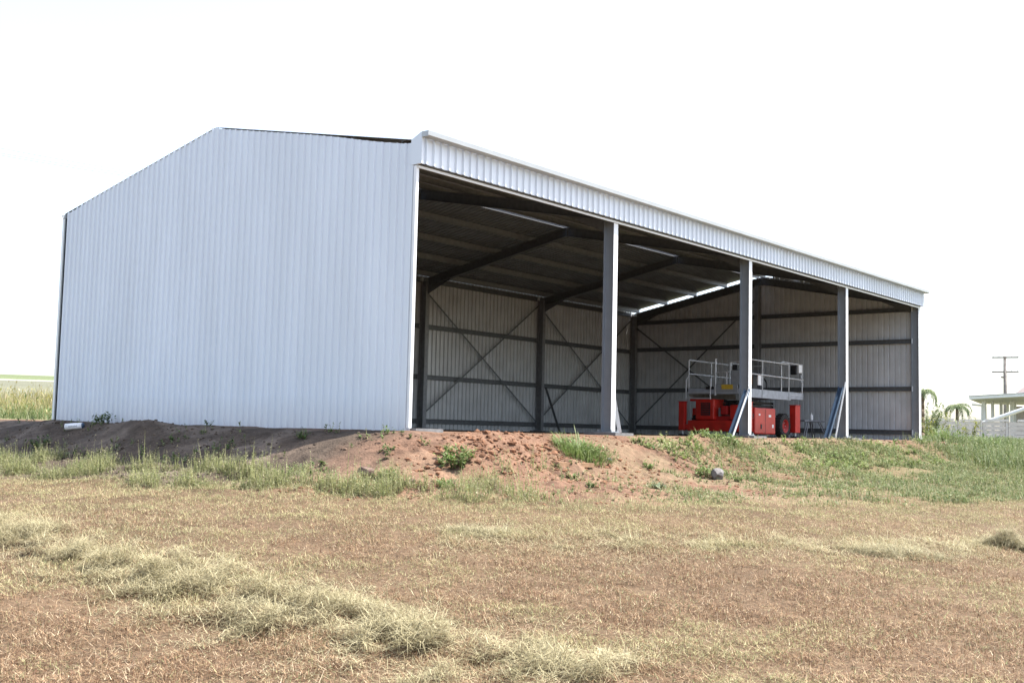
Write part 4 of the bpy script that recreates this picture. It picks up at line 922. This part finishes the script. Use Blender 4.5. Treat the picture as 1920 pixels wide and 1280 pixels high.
m = MB(); r1 = at(1935, 712, hD+11); r2 = at(2000, 712, hD+9); b1 = p+(p-Vector(CAM)).normalized()*9; b2 = q+(q-Vector(CAM)).normalized()*9; b1.z = p.z; b2.z = q.z
m.v += [tuple(p), tuple(q), tuple(b2), tuple(b1), tuple(r1), tuple(r2)]; m.f += [(0, 1, 5, 4), (1, 2, 5), (2, 3, 4, 5), (3, 0, 4), (3, 2, 1, 0)]; m.build('hip_roof', M['rooftile'], hs)
# slanting white pipe in front of the house
a = at(1832, 797, 66); b = at(1990, 742, 63)
tag(MB().tube(a, b, .12, 10).build('white_pipe', M['housewhite'], None, loc=a), 'long white pipe slanting up past the veranda house', 'pipe')
# utility pole
pD = 105.; top = at(1884, 667, pD); pb = Vector((top.x, top.y, float(gz(top.x, top.y))-.3))
up_l = empty('utility_pole', pb, 'timber power pole with two crossarms behind the veranda house', 'power pole')
MB().tube(pb, top, .20, 12, .14).build('pole', M['polewood'], up_l, True)
arm_d = Vector((_r[0], _r[1], .03)).normalized()
for py in (670, 697):
    c = at(1885, py, pD-.2); ar = MB().prism([(-.06, -.07), (.06, -.07), (.06, .07), (-.06, .07)], c-arm_d*1.25, c+arm_d*1.25).build('crossarm', M['polewood'], up_l)
    for k in (-1.15, -.6, .6, 1.15): MB().tube(c+arm_d*k+Vector((0, 0, .07)), c+arm_d*k+Vector((0, 0, .22)), .035, 8).build('insulator', M['housewhite'], ar)
c = at(1880, 707, pD-.2); MB().box((c.x-.2, c.y-.1, c.z-.08), (c.x+.2, c.y+.1, c.z+.08)).build('bracket', M['polewood'], up_l)
# wires
def wire(a, b, sag, r_, label):
    P = [a.lerp(b, t)+Vector((0, 0, -4*sag*t*(1-t))) for t in np.linspace(0, 1, 25)]
    return tag(MB().path(P, r_, 5).build('power_line', M['wire'], None, loc=a), label, 'cable')
wire(at(-150, 248, 62), at(320, 334, 75), .1, .011, 'uppermost of the three power lines left of the shed roof')
wire(at(-150, 259, 64), at(320, 336, 77), .15, .012, 'middle one of the three power lines left of the shed roof')
wire(at(-150, 262, 62), at(320, 341, 75), .15, .012, 'lowest of the three power lines left of the shed roof')
wire(at(1690, 602, 70), at(2050, 627, 70), .1, .012, 'single power line high in the sky right of the shed')
wire(at(1690, 712, 110), at(1880, 707, pD-.2), .3, .016, 'power line running from the pole bracket towards the shed')
# palms
def palm(px, D, htop, nf, fl_, label, lean_=0., seed=1):
    rr2 = random.Random(seed); b = at(px, 822, D); b.z = float(gz(b.x, b.y)); o_ = empty('palm_tree', b, label, 'palm tree', None)
    tp = b+Vector((lean_, 0, htop)); m_ = MB(); prev = b
    for k in range(1, 7):
        t = k/6; q = b.lerp(tp, t); m_.tube(prev, q, .13-.04*(t-1/6), 9, .125-.04*t); prev = q
    m_.build('trunk', M['bark'], o_, True)
    for k in range(nf):
        az = 2*math.pi*k/nf+rr2.uniform(-.3, .3); el = rr2.uniform(.5, 1.25); P = []; q = tp.copy(); nseg = 14; e = el; ln = fl_*rr2.uniform(.75, 1.1)
        Vs, Az, Ti, Ll = [], [], [], []; spine = MB(); prevq = q.copy()
        for s2 in range(nseg):
            q = prevq+Vector((math.cos(az)*math.cos(e), math.sin(az)*math.cos(e), math.sin(e)))*ln/nseg
            spine.tube(prevq, q, .018*(1-s2/nseg)+.005, 5); 
            for side in (-1, 1):
                for u_ in (.25, .75):
                    Vs.append(prevq.lerp(q, u_)[:]); Az.append(az+side*rr2.uniform(.8, 1.2)); Ti.append(e*.4-.45+rr2.uniform(-.2, .2)); Ll.append(fl_*.27*(1-.6*abs(s2/nseg-.4))*rr2.uniform(.8, 1.15))
            prevq = q; e -= .19*rr2.uniform(.8, 1.3)
        Vs = np.array(Vs); Ll = np.array(Ll)
        me = big_mesh('frond', *leaves(Vs, np.array(Az), np.array(Ti), Ll, Ll*.09+.012, pick([(.12, .19, .07), (.17, .24, .09), (.24, .30, .14)], [1, 1, 1], len(Vs)))); me.materials.append(M['leaf'])
        f_ = bpy.data.objects.new('frond', me); link(f_, o_, (0, 0, 0))
        spine.build('spine', M['stem'], f_)
    return o_
palm(1728, 47, 2.0, 9, 1.1, 'palm tree half hidden behind the far corner of the shed', .1, 2)
palm(1796, 69, 2.05, 11, 1.35, 'small palm tree standing behind the low block wall', -.1, 5)
plant('garden_bush', at(1780, 815, 67.), 2.8, 1.75, 70, 46, .15, [(.2, .25, .12), (.3, .34, .2), (.42, .44, .34)], 'grey-green garden bush behind the wall left of the small palm', 'bush', .4, None, 0, .9)
plant('garden_bush', at(1738, 815, 50.), 1.2, 1.6, 44, 44, .16, DG+LG, 'upright green bush right behind the far corner of the shed', 'bush', .4, None, 0, .35)
plant('garden_bush', at(1762, 808, 66.), .7, 1.75, 30, 36, .16, [(.42, .42, .08), (.36, .38, .08)], 'yellow-leaved bush rising over the low block wall', 'bush', .5, None, 0, .3)
# pale roofing sheets lying in the grass at the right edge
c = at(1965, 838, 36.); c.z = float(gz(c.x, c.y))
st = empty('sheet_stack', c, 'pale metal sheets lying in the grass at the right edge', 'metal sheets')
for k in range(3):
    sx = Vector((_r[0], _r[1], 0)); sy = Vector((_f[0], _f[1], 0)); z = c.z+.10+k*.05
    o0 = Vector((c.x, c.y, z))-sx*.75+sy*.05*k-sx*(-.05*k)
    m = MB(); pr = rib_profile(1.5, 8, .03)
    for i in range(len(pr)-1):
        (a1, h1), (a2_, h2) = pr[i], pr[i+1]
        m.quad(o0+sy*a1+Vector((0, 0, h1+.10*a1)), o0+sy*a2_+Vector((0, 0, h2+.10*a2_)), o0+sy*a2_+sx*3+Vector((0, 0, h2+.10*a2_)), o0+sy*a1+sx*3+Vector((0, 0, h1+.10*a1)))
    m.build('metal_sheet', M['clad'], st)
for k in range(2):
    o0 = Vector((c.x, c.y, c.z-.02))+sx*(-.55+1.6*k); MB().prism([(-.05, 0), (.05, 0), (.05, .10), (-.05, .10)], o0-sy*.05, o0+sy*1.4).build('bearer', M['timber'], st)
